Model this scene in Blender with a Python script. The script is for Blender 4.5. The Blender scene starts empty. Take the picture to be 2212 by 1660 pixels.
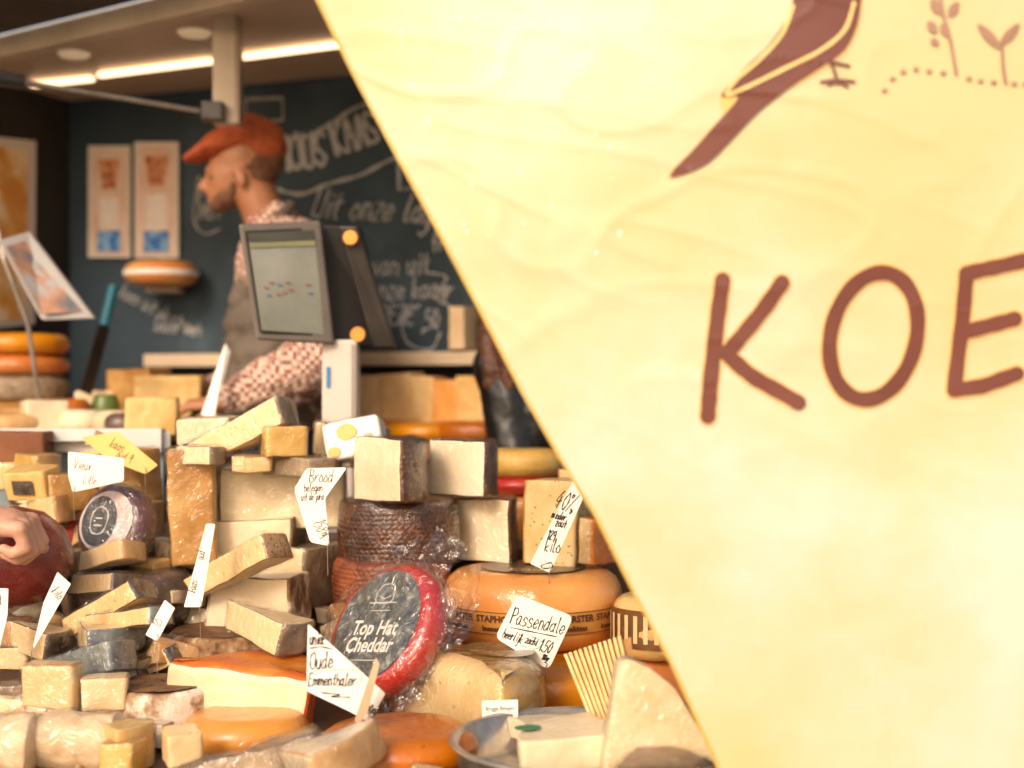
import bpy, bmesh, math, random
from mathutils import Vector, Matrix, noise, Euler
random.seed(7)
C=bpy.context.scene.collection
EYE=1.6
K=50/36*2212      # lens tangent scale used when surveying the stall
def at(u,v,d):    # bearing / elevation reading + distance -> world metres
    return Vector(((u-1106)/K*d, d, EYE-(v-830)/K*d))
def px(n,d): return n*d/K
def rad(a): return math.radians(a)
def lin(h,a=1):
    h=h.lstrip('#'); o=[]
    for i in (0,2,4):
        c=int(h[i:i+2],16)/255
        o.append(c/12.92 if c<=.04045 else ((c+.055)/1.055)**2.4)
    return (*o,a)
# ------------------------------------------------------------ materials
MATS={}
def M(name,c1,c2=None,scale=18,rough=.5,bump=.15,bscale=90,coat=0,metal=0,emit=0,speck=None,spec=.5,sss=0,lo=.35,hi=.68,c3=None,wr=26,transl=0,cr=.1,bd=.004):
    if name in MATS: return MATS[name]
    m=bpy.data.materials.new(name); m.use_nodes=True; nt=m.node_tree; N=nt.nodes; L=nt.links
    b=N['Principled BSDF']; out=N['Material Output']
    tc=N.new('ShaderNodeTexCoord'); oi=N.new('ShaderNodeObjectInfo'); mp=N.new('ShaderNodeVectorMath'); mp.operation='ADD'
    ml=N.new('ShaderNodeMath'); ml.operation='MULTIPLY'; ml.inputs[1].default_value=13
    L.new(oi.outputs['Random'],ml.inputs[0]); L.new(tc.outputs['Object'],mp.inputs[0]); L.new(ml.outputs[0],mp.inputs[1])
    V=mp.outputs[0]
    c2=c2 or c1
    nz=N.new('ShaderNodeTexNoise'); nz.inputs['Scale'].default_value=scale; nz.inputs['Detail'].default_value=7; nz.inputs['Roughness'].default_value=.6
    L.new(V,nz.inputs['Vector'])
    r=N.new('ShaderNodeValToRGB'); r.color_ramp.elements[0].position=lo; r.color_ramp.elements[1].position=hi
    r.color_ramp.elements[0].color=lin(c1); r.color_ramp.elements[1].color=lin(c2)
    if c3:
        e=r.color_ramp.elements.new((lo+hi)/2); e.color=lin(c3)
    L.new(nz.outputs['Fac'],r.inputs['Fac']); col=r.outputs['Color']
    if speck:
        vo=N.new('ShaderNodeTexVoronoi'); vo.inputs['Scale'].default_value=speck[1]; 
        dv_=N.new('ShaderNodeVectorMath'); dv_.operation='ADD'; dn_=N.new('ShaderNodeTexNoise'); dn_.inputs['Scale'].default_value=speck[1]*.7; L.new(V,dn_.inputs['Vector'])
        ds_=N.new('ShaderNodeVectorMath'); ds_.operation='SCALE'; ds_.inputs['Scale'].default_value=1.2/speck[1]; L.new(dn_.outputs['Color'],ds_.inputs[0]); L.new(V,dv_.inputs[0]); L.new(ds_.outputs[0],dv_.inputs[1]); L.new(dv_.outputs[0],vo.inputs['Vector'])
        vr=N.new('ShaderNodeValToRGB'); vr.color_ramp.elements[0].position=speck[2]; vr.color_ramp.elements[0].color=(1,1,1,1)
        vr.color_ramp.elements[1].position=speck[2]+.12; vr.color_ramp.elements[1].color=(0,0,0,1)
        L.new(vo.outputs['Distance'],vr.inputs['Fac'])
        mx=N.new('ShaderNodeMixRGB'); L.new(vr.outputs['Color'],mx.inputs['Fac']); L.new(col,mx.inputs[1]); mx.inputs[2].default_value=lin(speck[0]); col=mx.outputs[0]
    if name.startswith(('cheese_','rind_','wrap_')):
        hs=N.new('ShaderNodeHueSaturation'); mv=N.new('ShaderNodeMath'); mv.operation='MULTIPLY_ADD'; mv.inputs[1].default_value=.2; mv.inputs[2].default_value=.86
        L.new(oi.outputs['Random'],mv.inputs[0]); L.new(mv.outputs[0],hs.inputs['Value'])
        ms=N.new('ShaderNodeMath'); ms.operation='MULTIPLY_ADD'; ms.inputs[1].default_value=-.2; ms.inputs[2].default_value=1.12
        L.new(oi.outputs['Random'],ms.inputs[0]); L.new(ms.outputs[0],hs.inputs['Saturation'])
        L.new(col,hs.inputs['Color']); col=hs.outputs[0]
    L.new(col,b.inputs['Base Color'])
    b.inputs['Roughness'].default_value=rough; b.inputs['Metallic'].default_value=metal
    b.inputs['Specular IOR Level'].default_value=spec
    if sss:
        b.inputs['Subsurface Weight'].default_value=sss; b.inputs['Subsurface Scale'].default_value=.01
        b.inputs['Subsurface Radius'].default_value=(1,.6,.3)
    if bump:
        bn=N.new('ShaderNodeTexNoise'); bn.inputs['Scale'].default_value=bscale; bn.inputs['Detail'].default_value=5
        L.new(V,bn.inputs['Vector'])
        bp=N.new('ShaderNodeBump'); bp.inputs['Strength'].default_value=bump; bp.inputs['Distance'].default_value=bd
        L.new(bn.outputs['Fac'],bp.inputs['Height']); L.new(bp.outputs[0],b.inputs['Normal'])
    if coat:
        b.inputs['Coat Weight'].default_value=coat; b.inputs['Coat Roughness'].default_value=cr
        cn=N.new('ShaderNodeTexNoise'); cn.inputs['Scale'].default_value=wr; cn.inputs['Detail'].default_value=4; cn.inputs['Distortion'].default_value=2.2
        L.new(V,cn.inputs['Vector'])
        s1=N.new('ShaderNodeMath'); s1.operation='SUBTRACT'; s1.inputs[1].default_value=.5; L.new(cn.outputs['Fac'],s1.inputs[0])
        s2=N.new('ShaderNodeMath'); s2.operation='ABSOLUTE'; L.new(s1.outputs[0],s2.inputs[0])
        cb=N.new('ShaderNodeBump'); cb.inputs['Strength'].default_value=1; cb.inputs['Distance'].default_value=.02; cb.invert=True
        L.new(s2.outputs[0],cb.inputs['Height']); L.new(cb.outputs[0],b.inputs['Coat Normal'])
    if emit:
        b.inputs['Emission Color'].default_value=lin(c1); b.inputs['Emission Strength'].default_value=emit
    if transl:
        tr=N.new('ShaderNodeBsdfTranslucent'); L.new(col,tr.inputs['Color']); mixs=N.new('ShaderNodeMixShader'); mixs.inputs[0].default_value=transl
        L.new(b.outputs[0],mixs.inputs[1]); L.new(tr.outputs[0],mixs.inputs[2]); L.new(mixs.outputs[0],out.inputs['Surface'])
    MATS[name]=m; return m
cream=M('cheese_cream','D8B884','EAD2A8',9,.5,.3,70,coat=.6,sss=.15)
white=M('cheese_white','E0CCA6','EEE0C2',9,.5,.25,90,coat=.5,sss=.15,speck=('CDB48C',120,.04))
yell=M('cheese_yellow','CEA258','E4C280',10,.5,.35,70,coat=.7,sss=.12)
goud=M('cheese_gold','DCB67C','EACE9A',9,.5,.25,60,coat=.5,sss=.12,speck=('BC9458',45,.05))
pale=M('cheese_hard','DEC498','ECDAB8',30,.6,.5,50,coat=.4,sss=.1,speck=('F5E8CE',90,.08))
herb=M('cheese_herbs','CCAC74','DEC698',16,.6,.4,60,coat=.4,speck=('6A5636',95,.11))
orange=M('rind_orange','CC7E26','E29C40',6,.34,.12,50,coat=.5,wr=6)
orng2=M('rind_deep_orange','B66222','D28038',7,.35,.15,50,coat=.5,speck=('7A3E1A',60,.05),wr=8)
redor=M('rind_red_orange','AE4C24','E2A060',8,.42,.35,50,coat=.6,c3='CE7038')
brown=M('rind_brown','34190F','6A3E26',30,.35,.3,90,coat=.8)
redbr=M('rind_red_brown','6E3420','A06044',30,.4,.3,90,coat=.6)
rust=M('rind_rustic','684830','E2D2BC',22,.8,.9,60,c3='A48462',lo=.38,hi=.6)
rusttop=M('rind_rustic_top','5A3F2A','946E4C',20,.7,.6,50,speck=('3A281C',30,.12))
greyr=M('rind_grey','6E5A46','B29A78',22,.75,.8,50,c3='907A5E',coat=.4)
tanr=M('rind_tan','A87840','D6AC74',12,.5,.5,45,coat=.8,c3='C09256')
printr=M('rind_printed','926A3E','C49A64',14,.5,.3,50,coat=.8,speck=('3E2A1C',120,.2))
bluew=M('wrap_blue_grey','40484A','8A8E8A',30,.35,.7,40,coat=1,speck=('B8B4A8',70,.07))
darkw=M('wrap_dark','34271F','5E4C42',22,.35,.6,40,coat=1)
redw=M('wax_red','9A1810','B82C1E',8,.28,.08,40,coat=.6,wr=14)
maroon=M('wax_maroon','5A1614','7E2620',8,.25,.05,40,coat=.5)
purp=M('wax_purple','3E1E26','5E2E30',8,.3,.1,40,coat=.9)
paper=M('card_white','EAE4DA','F4EFE6',5,.6,.04,50,spec=.3)
ypaper=M('card_yellow','DDB860','E8CC84',8,.6,.05,50)
ink=M('ink_black','161412','201D1B',5,.5,0)
inkg=M('ink_green','2E9C8A','3AAE9A',5,.5,0)
inkb=M('ink_brown','4C2A16','5C361C',5,.5,0)
inkw=M('print_white','B8B4A8','C8C4B8',5,.5,0)
chalk=M('chalk','94969A','BCBAB6',90,.9,0)
steel=M('brushed_steel','A8A198','C8C0B6',30,.28,.03,200,metal=.75)
dsteel=M('dark_steel','2A2624','3A3430',20,.4,.05,90,metal=.5)
alu=M('painted_frame','BCAA94','D0BEA8',6,.45,.03,60)
wood=M('dark_wood','4E3826','70523A',14,.6,.3,40)
blackp=M('black_plastic','1E1A18','2C2724',20,.4,.05,120)
skin=M('skin','B8886E','CE9E84',8,.5,.3,120,sss=.15)
skin2=M('skin_man','A06A48','B67E5A',8,.55,.1,140,sss=.05)
# ------------------------------------------------------------ mesh helpers
def link(o): C.objects.link(o); return o
def mesh_obj(name,verts,faces,mats,mi=None,smooth=True):
    me=bpy.data.meshes.new(name); me.from_pydata([tuple(v) for v in verts],[],faces)
    for m in mats: me.materials.append(m)
    if mi: me.polygons.foreach_set('material_index',mi)
    me.polygons.foreach_set('use_smooth',[smooth]*len(me.polygons))
    me.update(); return link(bpy.data.objects.new(name,me))
def top(o,label,cat,group=None):
    if len(label.split())<4: label+=' among the other cheeses'
    o['label']=label; o['category']=cat
    if group: o['group']=group
    return o
def child(c,p,keep=False):
    c.parent=p
    if keep:
        bpy.context.view_layer.update(); c.matrix_parent_inverse=p.matrix_world.inverted()
    return c
def empty(name,loc):
    e=bpy.data.objects.new(name,None); e.location=loc; e.empty_display_size=.05; return link(e)
def plastic(name='clear_film',k=.27,b0=.04):
    m=bpy.data.materials.new(name); m.use_nodes=True; nt=m.node_tree; N=nt.nodes; L=nt.links
    N.remove(N['Principled BSDF']); t=N.new('ShaderNodeBsdfTransparent'); g_=N.new('ShaderNodeBsdfGlossy'); g_.inputs['Roughness'].default_value=.1
    mx=N.new('ShaderNodeMixShader'); lw=N.new('ShaderNodeLayerWeight'); lw.inputs['Blend'].default_value=.2
    tc=N.new('ShaderNodeTexCoord'); nz=N.new('ShaderNodeTexNoise'); nz.inputs['Scale'].default_value=34; nz.inputs['Distortion'].default_value=2
    bp=N.new('ShaderNodeBump'); bp.inputs['Distance'].default_value=.009; bp.inputs['Strength'].default_value=.9
    L.new(tc.outputs['Object'],nz.inputs['Vector']); L.new(nz.outputs['Fac'],bp.inputs['Height']); L.new(bp.outputs[0],g_.inputs['Normal']); L.new(bp.outputs[0],lw.inputs['Normal'])
    mm=N.new('ShaderNodeMath'); mm.operation='MULTIPLY_ADD'; mm.inputs[1].default_value=k; mm.inputs[2].default_value=b0
    L.new(lw.outputs['Facing'],mm.inputs[0]); L.new(mm.outputs[0],mx.inputs[0]); L.new(t.outputs[0],mx.inputs[1]); L.new(g_.outputs[0],mx.inputs[2]); L.new(mx.outputs[0],N['Material Output'].inputs['Surface'])
    return m
film=plastic(); bagfilm=plastic('bag_film',.42,.07)
def wrap(o,amp=.0018,off=.0026,sc=40):
    """loose cling film around a cheese"""
    me=o.data.copy(); me.name='film_wrap'; me.materials.clear(); me.materials.append(film)
    me.polygons.foreach_set('material_index',[0]*len(me.polygons))
    sd=Vector((random.random()*30,random.random()*30,1)); ns_=[v.normal.copy() for v in me.vertices]
    for v,n in zip(me.vertices,ns_):
        q=v.co*sc+sd; k=max(0,1-abs(noise.noise(q*.6))*4)**2
        v.co+=n*(off+amp*noise.noise(q)+amp*1.6*k)
    w=link(bpy.data.objects.new('film_wrap',me)); return child(w,o)
def densify(pts,ds):
    out=[]
    n=len(pts)
    for i in range(n):
        a=pts[i]; b=pts[(i+1)%n]
        l=math.hypot(b[0]-a[0],b[1]-a[1]); k=max(1,int(l/ds))
        for j in range(k):
            t=j/k; out.append((a[0]+(b[0]-a[0])*t,a[1]+(b[1]-a[1])*t,a[2]))
    return out
def solid(name,foot,h,mats,er=.005,bulge=0,nz=None,ns=.0010,ds=.005,sm=2,disp=None,rindedge=True,capmat=0,nscale=14,taper=0):
    """foot: CCW (x,y,slot). mats[0]=rind, mats[1]=cut"""
    nz=nz or max(4,int(h/.008))
    P=densify(foot,ds); n=len(P)
    for _ in range(sm):
        P=[((P[i-1][0]+2*P[i][0]+P[(i+1)%n][0])/4,(P[i-1][1]+2*P[i][1]+P[(i+1)%n][1])/4,P[i][2]) for i in range(n)]
    nor=[]
    for i in range(n):
        a=P[i-1];b=P[(i+1)%n]; dx=b[0]-a[0];dy=b[1]-a[1]; l=math.hypot(dx,dy) or 1
        nor.append((-dy/l,dx/l))
    prof=[]
    for k in range(4):
        a=math.pi/2*k/3; prof.append((er*(1-math.sin(a)),er*(1-math.cos(a))))
    for k in range(1,nz): prof.append((0,er+(h-2*er)*k/nz))
    for k in range(4):
        a=math.pi/2*(1-k/3); prof.append((er*(1-math.sin(a)),h-er*(1-math.cos(a))))
    seed=Vector((random.random()*50,random.random()*50,0))
    tx,ty=random.uniform(-taper,taper),random.uniform(-taper,taper)
    V=[];F=[];MI=[]
    for ins,z in prof:
        ins=ins-bulge*math.sin(math.pi*z/h)
        for i in range(n):
            d=disp(P[i],z) if disp else 0
            V.append(Vector((P[i][0]+nor[i][0]*(ins-d),P[i][1]+nor[i][1]*(ins-d),z-h/2)))
    R=len(prof)
    for r in range(R-1):
        for i in range(n):
            j=(i+1)%n
            F.append((r*n+i,r*n+j,(r+1)*n+j,(r+1)*n+i))
            s=P[i][2]
            if s==1 and rindedge and (r<2 or r>R-4): s=0
            if s==1 and rindedge and (P[(i+1)%n][2]==0 or P[i-1][2]==0): s=0
            MI.append(s)
    cx=sum(p[0] for p in P)/n; cy=sum(p[1] for p in P)/n
    for base,rev in ((0,True),((R-1)*n,False)):
        prev=base
        for f in (.8,.6,.4,.2):
            st=len(V)
            for i in range(n):
                v=V[base+i]; V.append(Vector((cx+(v.x-cx)*f,cy+(v.y-cy)*f,v.z)))
            for i in range(n):
                j=(i+1)%n
                q=(prev+i,prev+j,st+j,st+i); F.append(q[::-1] if rev else q); MI.append(capmat)
            prev=st
        c=len(V); V.append(Vector((cx,cy,V[base].z)))
        for i in range(n):
            j=(i+1)%n; q=(prev+i,prev+j,c); F.append(q[::-1] if rev else q); MI.append(capmat)
    for v in V:
        if taper:
            t=v.z/h; v.x*=1+tx*t; v.y*=1+ty*t; v.z*=1+tx*.6*v.x/.1+ty*.3*v.y/.1
        if ns:
            q=v*nscale+seed; q2=v*nscale*3.1+seed
            v+=Vector((noise.noise(q),noise.noise(q+Vector((9,0,0))),noise.noise(q+Vector((0,9,0)))))*ns*2
            v+=Vector((noise.noise(q2),noise.noise(q2+Vector((9,0,0))),noise.noise(q2+Vector((0,9,0)))))*ns*.8
    return mesh_obj(name,V,F,mats,MI)
def sector(r,ang,n=None):
    a=rad(ang); n=n or max(4,int(ang/5)); p=[(0,0,1)]
    for i in range(n+1):
        t=-a/2+a*i/n; p.append((r*math.cos(t),r*math.sin(t),0))
    p[-1]=(p[-1][0],p[-1][1],1)
    cx=sum(q[0] for q in p)/len(p)*.85
    return [(x-cx,y,s) for x,y,s in p]
def circle(r,n=72): return [(r*math.cos(2*math.pi*i/n),r*math.sin(2*math.pi*i/n),0) for i in range(n)]
def rect(w,d,tags=(1,1,1,1)):
    return [(-w/2,-d/2,tags[0]),(w/2,-d/2,tags[1]),(w/2,d/2,tags[2]),(-w/2,d/2,tags[3])]
def rot(o,rx=0,ry=0,rz=0): o.rotation_euler=(rad(rx),rad(ry),rad(rz)); return o
GRP='cheese pieces piled on the counter'
def wdg(u,v,d,r,ang,h,rz,mats,rx=0,ry=0,label='cut wedge of cream cheese',er=.0025,cap=0,ns=.0014,name='cheese_wedge',taper=.1,fw=True):
    o=solid(name,sector(r,ang),h,mats,er=er,capmat=cap,ns=ns,taper=taper); o.location=at(u,v,d); rot(o,rx,ry,rz)
    if fw: wrap(o)
    return top(o,label,'cheese',GRP)
def blk(u0,u1,v0,v1,d,dep,mats,rz=0,rx=0,ry=0,tags=(1,1,1,1),cap=0,label='block of cream cheese',er=.003,ns=.0017,name='cheese_block',rindedge=True,taper=.07,fw=True):
    W=px(u1-u0,d); a=abs(rad(rz)); w=max(.02,(W-dep*math.sin(a))/math.cos(a))
    h=px(v1-v0,d)*.97
    o=solid(name,rect(w,dep,tags),h,mats,er=er,capmat=cap,ns=ns,rindedge=rindedge,taper=taper)
    p=at((u0+u1)/2,(v0+v1)/2,d); p.y+=dep*.5; o.location=p; rot(o,rx+random.uniform(-1.5,1.5),ry+random.uniform(-2.5,2.5),rz+random.uniform(-3,3))
    if fw: wrap(o)
    return top(o,label,'cheese',GRP)
def whl(u,v,d,r,h,mats,bulge=.01,er=.015,disp=None,ds=.007,nz=8,label='round cheese wheel',rx=0,ry=0,rz=0,ns=.0012,name='round_cheese'):
    o=solid(name,circle(r),h,mats,er=er,bulge=bulge,nz=nz,ds=ds,disp=disp,ns=ns,nscale=7); o.location=at(u,v,d); rot(o,rx,ry,rz)
    return top(o,label,'cheese',GRP)
def box(name,w,d,h,mat,loc=(0,0,0),bev=.004,rz=0,rx=0,ry=0):
    bm=bmesh.new(); bmesh.ops.create_cube(bm,size=1)
    for v in bm.verts: v.co=Vector((v.co.x*w,v.co.y*d,v.co.z*h))
    if bev: bmesh.ops.bevel(bm,geom=bm.edges[:],offset=bev,segments=2,affect='EDGES',profile=.7)
    me=bpy.data.meshes.new(name); bm.to_mesh(me); bm.free(); me.materials.append(mat)
    o=link(bpy.data.objects.new(name,me)); o.location=loc; rot(o,rx,ry,rz); return o
def beam(name,a,b,w,h,mat,bev=.003):
    a=Vector(a);b=Vector(b); d=b-a
    o=box(name,d.length,w,h,mat,(a+b)/2,bev); o.rotation_euler=d.to_track_quat('X','Z').to_euler(); return o
def poly_sheet(name,pts,mat,up=None):
    return mesh_obj(name,pts,[tuple(range(len(pts)))],[mat],smooth=False)
def tube(name,pts,r,mat,seg=10):
    cu=bpy.data.curves.new(name,'CURVE'); cu.dimensions='3D'; cu.bevel_depth=r; cu.bevel_resolution=3; cu.use_fill_caps=True
    s=cu.splines.new('POLY'); s.points.add(len(pts)-1)
    for i,p in enumerate(pts): s.points[i].co=(*p,1)
    o=bpy.data.objects.new(name,cu); link(o); dg=bpy.context.evaluated_depsgraph_get()
    me=bpy.data.meshes.new_from_object(o.evaluated_get(dg)); me.materials.clear(); me.materials.append(mat)
    bpy.data.objects.remove(o); me.polygons.foreach_set('use_smooth',[True]*len(me.polygons))
    return link(bpy.data.objects.new(name,me))
# ------------------------------------------------------------ stroke lettering
G={'a':"58 39 17 15 34 56|59 55 64",'b':"1D 14|17 39 57 55 34 15",'c':"58 39 17 15 34 55",'d':"58 39 17 15 34 56|5D 55 64",
'e':"16 57 58 39 17 15 34 55",'f':"5C 4D 3C 34|19 59",'g':"58 39 17 15 34 56|59 52 30 11",'h':"1D 14|17 39 57 54",'i':"39 34|3B 3C",
'j':"39 31 10|3B 3C",'k':"1D 14|58 16 54",'l':"2D 25 44",'m':"19 14|17 29 47 44|47 69 77 74",'n':"19 14|17 39 57 54",'o':"39 17 15 34 55 57 39",
'p':"19 10|17 39 57 55 34 15",'r':"19 14|16 38 59",'s':"58 29 17 46 55 34 14",'t':"3C 35 44 54|19 59",'u':"19 15 34 56|59 54",'v':"19 34 59",
'w':"19 24 48 64 79",'x':"19 54|59 14",'y':"19 35|59 20",'z':"19 59 14 54",
'P':"1D 14|1C 4D 6B 59 18",'O':"4D 1B 16 34 65 6B 4D",'E':"6D 1D 14 64|19 59",'K':"1D 14|6D 18 64",'S':"6C 3D 1B 29 57 65 34 15",
'A':"14 4D 64|28 58",'U':"1D 15 34 65 6D",'Z':"1D 6D 14 64",'L':"1D 14 64",'V':"1D 34 6D",'N':"14 1D 64 6D",'G':"6C 3D 1A 15 34 65 68 48",'B':"1D 14|1D 5C 59 19|19 66 54 14",'J':"5D 55 34 15",'M':"14 1D 46 7D 74",
'W':"1D 24 49 64 7D",'T':"4D 44|1D 7D",'C':"6C 3D 1A 16 34 65",'D':"1D 14 45 68 5C 1D",'R':"1D 14|1D 5C 59 19 64",'H':"1D 14|6D 64|19 69",'I':"3D 34",
'0':"3D 1A 17 34 57 5A 3D",'1':"1B 3D 34",'2':"1B 3D 5B 14 54",'5':"5D 2D 19 49 57 44 14",'4':"4D 18 68|4A 44",'9':"5A 38 1A 3D 5B 54",'8':"3D 1B 57 34 17 5B 3D",
'6':"5D 19 16 34 56 38 17",'%':"6D 04|1D 0C 1B 2C 1D|55 46 65 54 55",',':"24 12",'.':"24 25",'-':"18 58",'/':"6D 14"}
ix='0123456789ABCDEFG'
def spline(p,k=4):
    if len(p)<3: return p
    closed=(p[0]==p[-1]); q=[]
    n=len(p)
    for i in range(n-1):
        a=p[i-1] if i>0 else (p[-2] if closed else p[0]); b=p[i]; c=p[i+1]; d=p[i+2] if i+2<n else (p[1] if closed else p[-1])
        for j in range(k):
            t=j/k
            q.append(tuple(.5*(2*b[m]+(c[m]-a[m])*t+(2*a[m]-5*b[m]+4*c[m]-d[m])*t*t+(3*b[m]-a[m]-3*c[m]+d[m])*t**3) for m in (0,1)))
    q.append(p[-1]); return q
def write(txt,x,y,h,ang=0,slant=.15,jit=.3,wf=.52):
    out=[]; s=h/9; cx=0; ca,sa=math.cos(rad(ang)),math.sin(rad(ang))
    for ch in txt:
        if ch==' ': cx+=5; continue
        g=G.get(ch)
        if not g: cx+=4; continue
        wd=0
        for st in g.split('|'):
            p=[]
            for t in st.split():
                X=ix.index(t[0])+random.uniform(-jit,jit); Y=ix.index(t[1])-4+random.uniform(-jit,jit); wd=max(wd,X)
                X=(X+cx)*s*wf+Y*s*slant; Y*=s
                p.append((x+X*ca-Y*sa,y+X*sa+Y*ca))
            out.append(spline(p,4))
        cx+=wd+.9
    return out
def ribbons(name,strokes,w,mapf,mat,vary=.3):
    V=[];F=[];k=0
    for st in strokes:
        p=[st[0]]
        for q in st[1:]:
            if math.hypot(q[0]-p[-1][0],q[1]-p[-1][1])>w*.25: p.append(q)
        if len(p)==1: p.append((p[0][0]+w*.5,p[0][1]))
        n=len(p); base=len(V); k+=1
        L_=[];R_=[]
        for i in range(n):
            a=p[max(i-1,0)];b=p[min(i+1,n-1)]; dx=b[0]-a[0];dy=b[1]-a[1];l=math.hypot(dx,dy) or 1
            ww=w/2*(1+vary*math.sin(i*1.3+k))
            L_.append((p[i][0]-dy/l*ww,p[i][1]+dx/l*ww)); R_.append((p[i][0]+dy/l*ww,p[i][1]-dx/l*ww))
        for i in range(n): V.append(mapf(*L_[i],k)); V.append(mapf(*R_[i],k))
        for i in range(n-1): F.append((base+2*i,base+2*i+1,base+2*i+3,base+2*i+2))
        for e,o_ in ((0,1),(n-1,n-2)):
            dx=p[e][0]-p[o_][0];dy=p[e][1]-p[o_][1]; a0=math.atan2(dy,dx)
            ww=w/2*(1+vary*math.sin(e*1.3+k)); s0=len(V)
            for j in range(7):
                a=a0-math.pi/2+math.pi*j/6; V.append(mapf(p[e][0]+ww*math.cos(a),p[e][1]+ww*math.sin(a),k+.5))
            F.append(tuple(range(s0,s0+7)))
    return mesh_obj(name,V,F,[mat],smooth=False)
def printed(name,txt,size,mat,mapf,align='CENTER',shear=0,bold=0,dense=False):
    cu=bpy.data.curves.new(name,'FONT'); cu.body=txt; cu.size=size; cu.align_x=align; cu.align_y='CENTER'; cu.shear=shear; cu.offset=bold; cu.resolution_u=3; cu.space_line=.85
    o=link(bpy.data.objects.new(name,cu)); dg=bpy.context.evaluated_depsgraph_get()
    me=bpy.data.meshes.new_from_object(o.evaluated_get(dg)); bpy.data.objects.remove(o)
    me.materials.clear(); me.materials.append(mat)
    for v in me.vertices: v.co=mapf(v.co.x,v.co.y)
    return link(bpy.data.objects.new(name,me))
def rpoly(pts,r,n=4):
    out=[];N_=len(pts)
    for i in range(N_):
        a=Vector(pts[i-1]);b=Vector(pts[i]);c=Vector(pts[(i+1)%N_])
        p=b+(a-b).normalized()*r;q=b+(c-b).normalized()*r
        for j in range(n+1):
            t=j/n; out.append((p*(1-t)**2+b*2*t*(1-t)+q*t*t).to_tuple())
    return out
def card(u,v,d,pts,texts=(),yaw=0,tilt=0,rr=6,mat=None,label='white handwritten price card',wire=True,thin=1.6,name='price_sign'):
    s=d/K; mat=mat or paper
    P=rpoly(pts,rr) if rr else pts
    P=[(x*s,y*s) for x,y in P]; n=len(P)
    V=[(x,y,0) for x,y in P]+[(x,y,-.0007) for x,y in P]
    F=[tuple(range(n)),tuple(range(2*n-1,n-1,-1))]+[(i,i+n,(i+1)%n+n,(i+1)%n) for i in range(n)]
    a=sum(P[i][0]*P[(i+1)%n][1]-P[(i+1)%n][0]*P[i][1] for i in range(n))
    if a<0: F=[f[::-1] for f in F]
    o=mesh_obj(name,V,F,[mat],smooth=False); o.location=at(u,v,d); rot(o,90+tilt,0,yaw)
    groups={}
    for t in texts:
        m=t[5] if len(t)>5 else ink
        st=write(*t[:5],wf=(t[6] if len(t)>6 else .52)) if isinstance(t[0],str) else [spline(list(t[0]),5)]
        groups.setdefault(m.name,[m,[]])[1].extend(st)
    z0=.0004
    for m,st in groups.values():
        tw=thin*(.6 if m is not ink else 1)
        c=ribbons('lettering',[[(x*s,y*s) for x,y in q] for q in st],tw*s,lambda x,y,k,z0=z0:Vector((x,y,z0+(k%9)*.00002)),m)
        child(c,o); z0+=.0003
    if wire:
        lowest=min(P,key=lambda q:q[1])
        w=tube('wire_stem',[(lowest[0],lowest[1]+.012,.0015),(lowest[0]+.003,lowest[1]+.006,.003),(lowest[0],lowest[1],.0015),(lowest[0],lowest[1]-.05,-.004)],.0007,steel); child(w,o)
    top(o,label,'price sign','handwritten price signs stuck among the cheeses'); return o
# ------------------------------------------------------------ setting
g=mesh_obj('ground',[(-300,-300,0),(300,-300,0),(300,300,0),(-300,300,0)],[(0,1,2,3)],[M('paving','8E8474','A89C8A',3,.85,.3,8,speck=('6E6456',6,.05))],smooth=False); g['kind']='structure'
van=empty('market_van',(-.6,3.9,0)); top(van,'open market van interior with pale ceiling and dark blue walls','market van')
ca,sa=math.cos(rad(22)),math.sin(rad(22))
dx_=Vector((ca,-sa,0)); dn=Vector((-sa,-ca,0))
A0=Vector((-1.487,4.78,0))
def vw(s,t,z): return A0+dx_*s+dn*t+Vector((0,0,z))
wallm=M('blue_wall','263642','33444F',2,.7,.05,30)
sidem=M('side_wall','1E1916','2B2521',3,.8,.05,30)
ceilm=M('ceiling_panel','B6A18A','CAB49C',2,.5,.04,20)
CE=2.55
def panel(name,pts,mat,par=van):
    o=poly_sheet(name,pts,mat); return child(o,par,True)
panel('back_wall',[vw(0,0,.5),vw(3.6,0,.5),vw(3.6,0,CE),vw(0,0,CE)],wallm)
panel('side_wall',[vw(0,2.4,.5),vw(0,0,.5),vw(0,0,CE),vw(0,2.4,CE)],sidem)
F1=Vector((-1.455,4.04,CE)); F2=Vector((-.745,3.516,CE)); fd=(F2-F1).normalized()
panel('ceiling',[vw(0,0,CE),F1-fd*.55,F2+fd*1.5,vw(3.6,0,CE)],ceilm)
panel('floor',[vw(0,2.2,.5),vw(3.6,2.2,.5),vw(3.6,0,.5),vw(0,0,.5)],M('van_floor','5A5048','6A6058',5,.7))
up=Vector((0,0,1))
child(beam('roof_beam',F1-fd*.6,F2+fd*1.5,.05,.06,alu),van,True)
fo=Vector((-fd.y,fd.x,0))
if fo.y>0: fo=-fo
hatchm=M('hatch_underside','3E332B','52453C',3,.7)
H1=F1-fd*.7+fo*.03+up*.03; H2=F2+fd*.7+fo*.03+up*.03
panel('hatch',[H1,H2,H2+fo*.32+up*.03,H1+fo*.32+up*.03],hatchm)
child(beam('hatch_edge',H1+fo*.33+up*.02,H2+fo*.33+up*.02,.03,.035,alu),van,True)
post=box('support_post',px(56,3.7),.05,.30,alu,at(491,155,3.7),.004); child(post,van,True)
post.scale.z=(px(232,3.7))/.30
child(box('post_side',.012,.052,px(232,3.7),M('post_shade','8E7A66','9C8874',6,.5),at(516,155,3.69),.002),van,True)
child(box('hinge_bracket',.055,.05,.05,blackp,at(462,243,3.66),.006),van,True)
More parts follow.
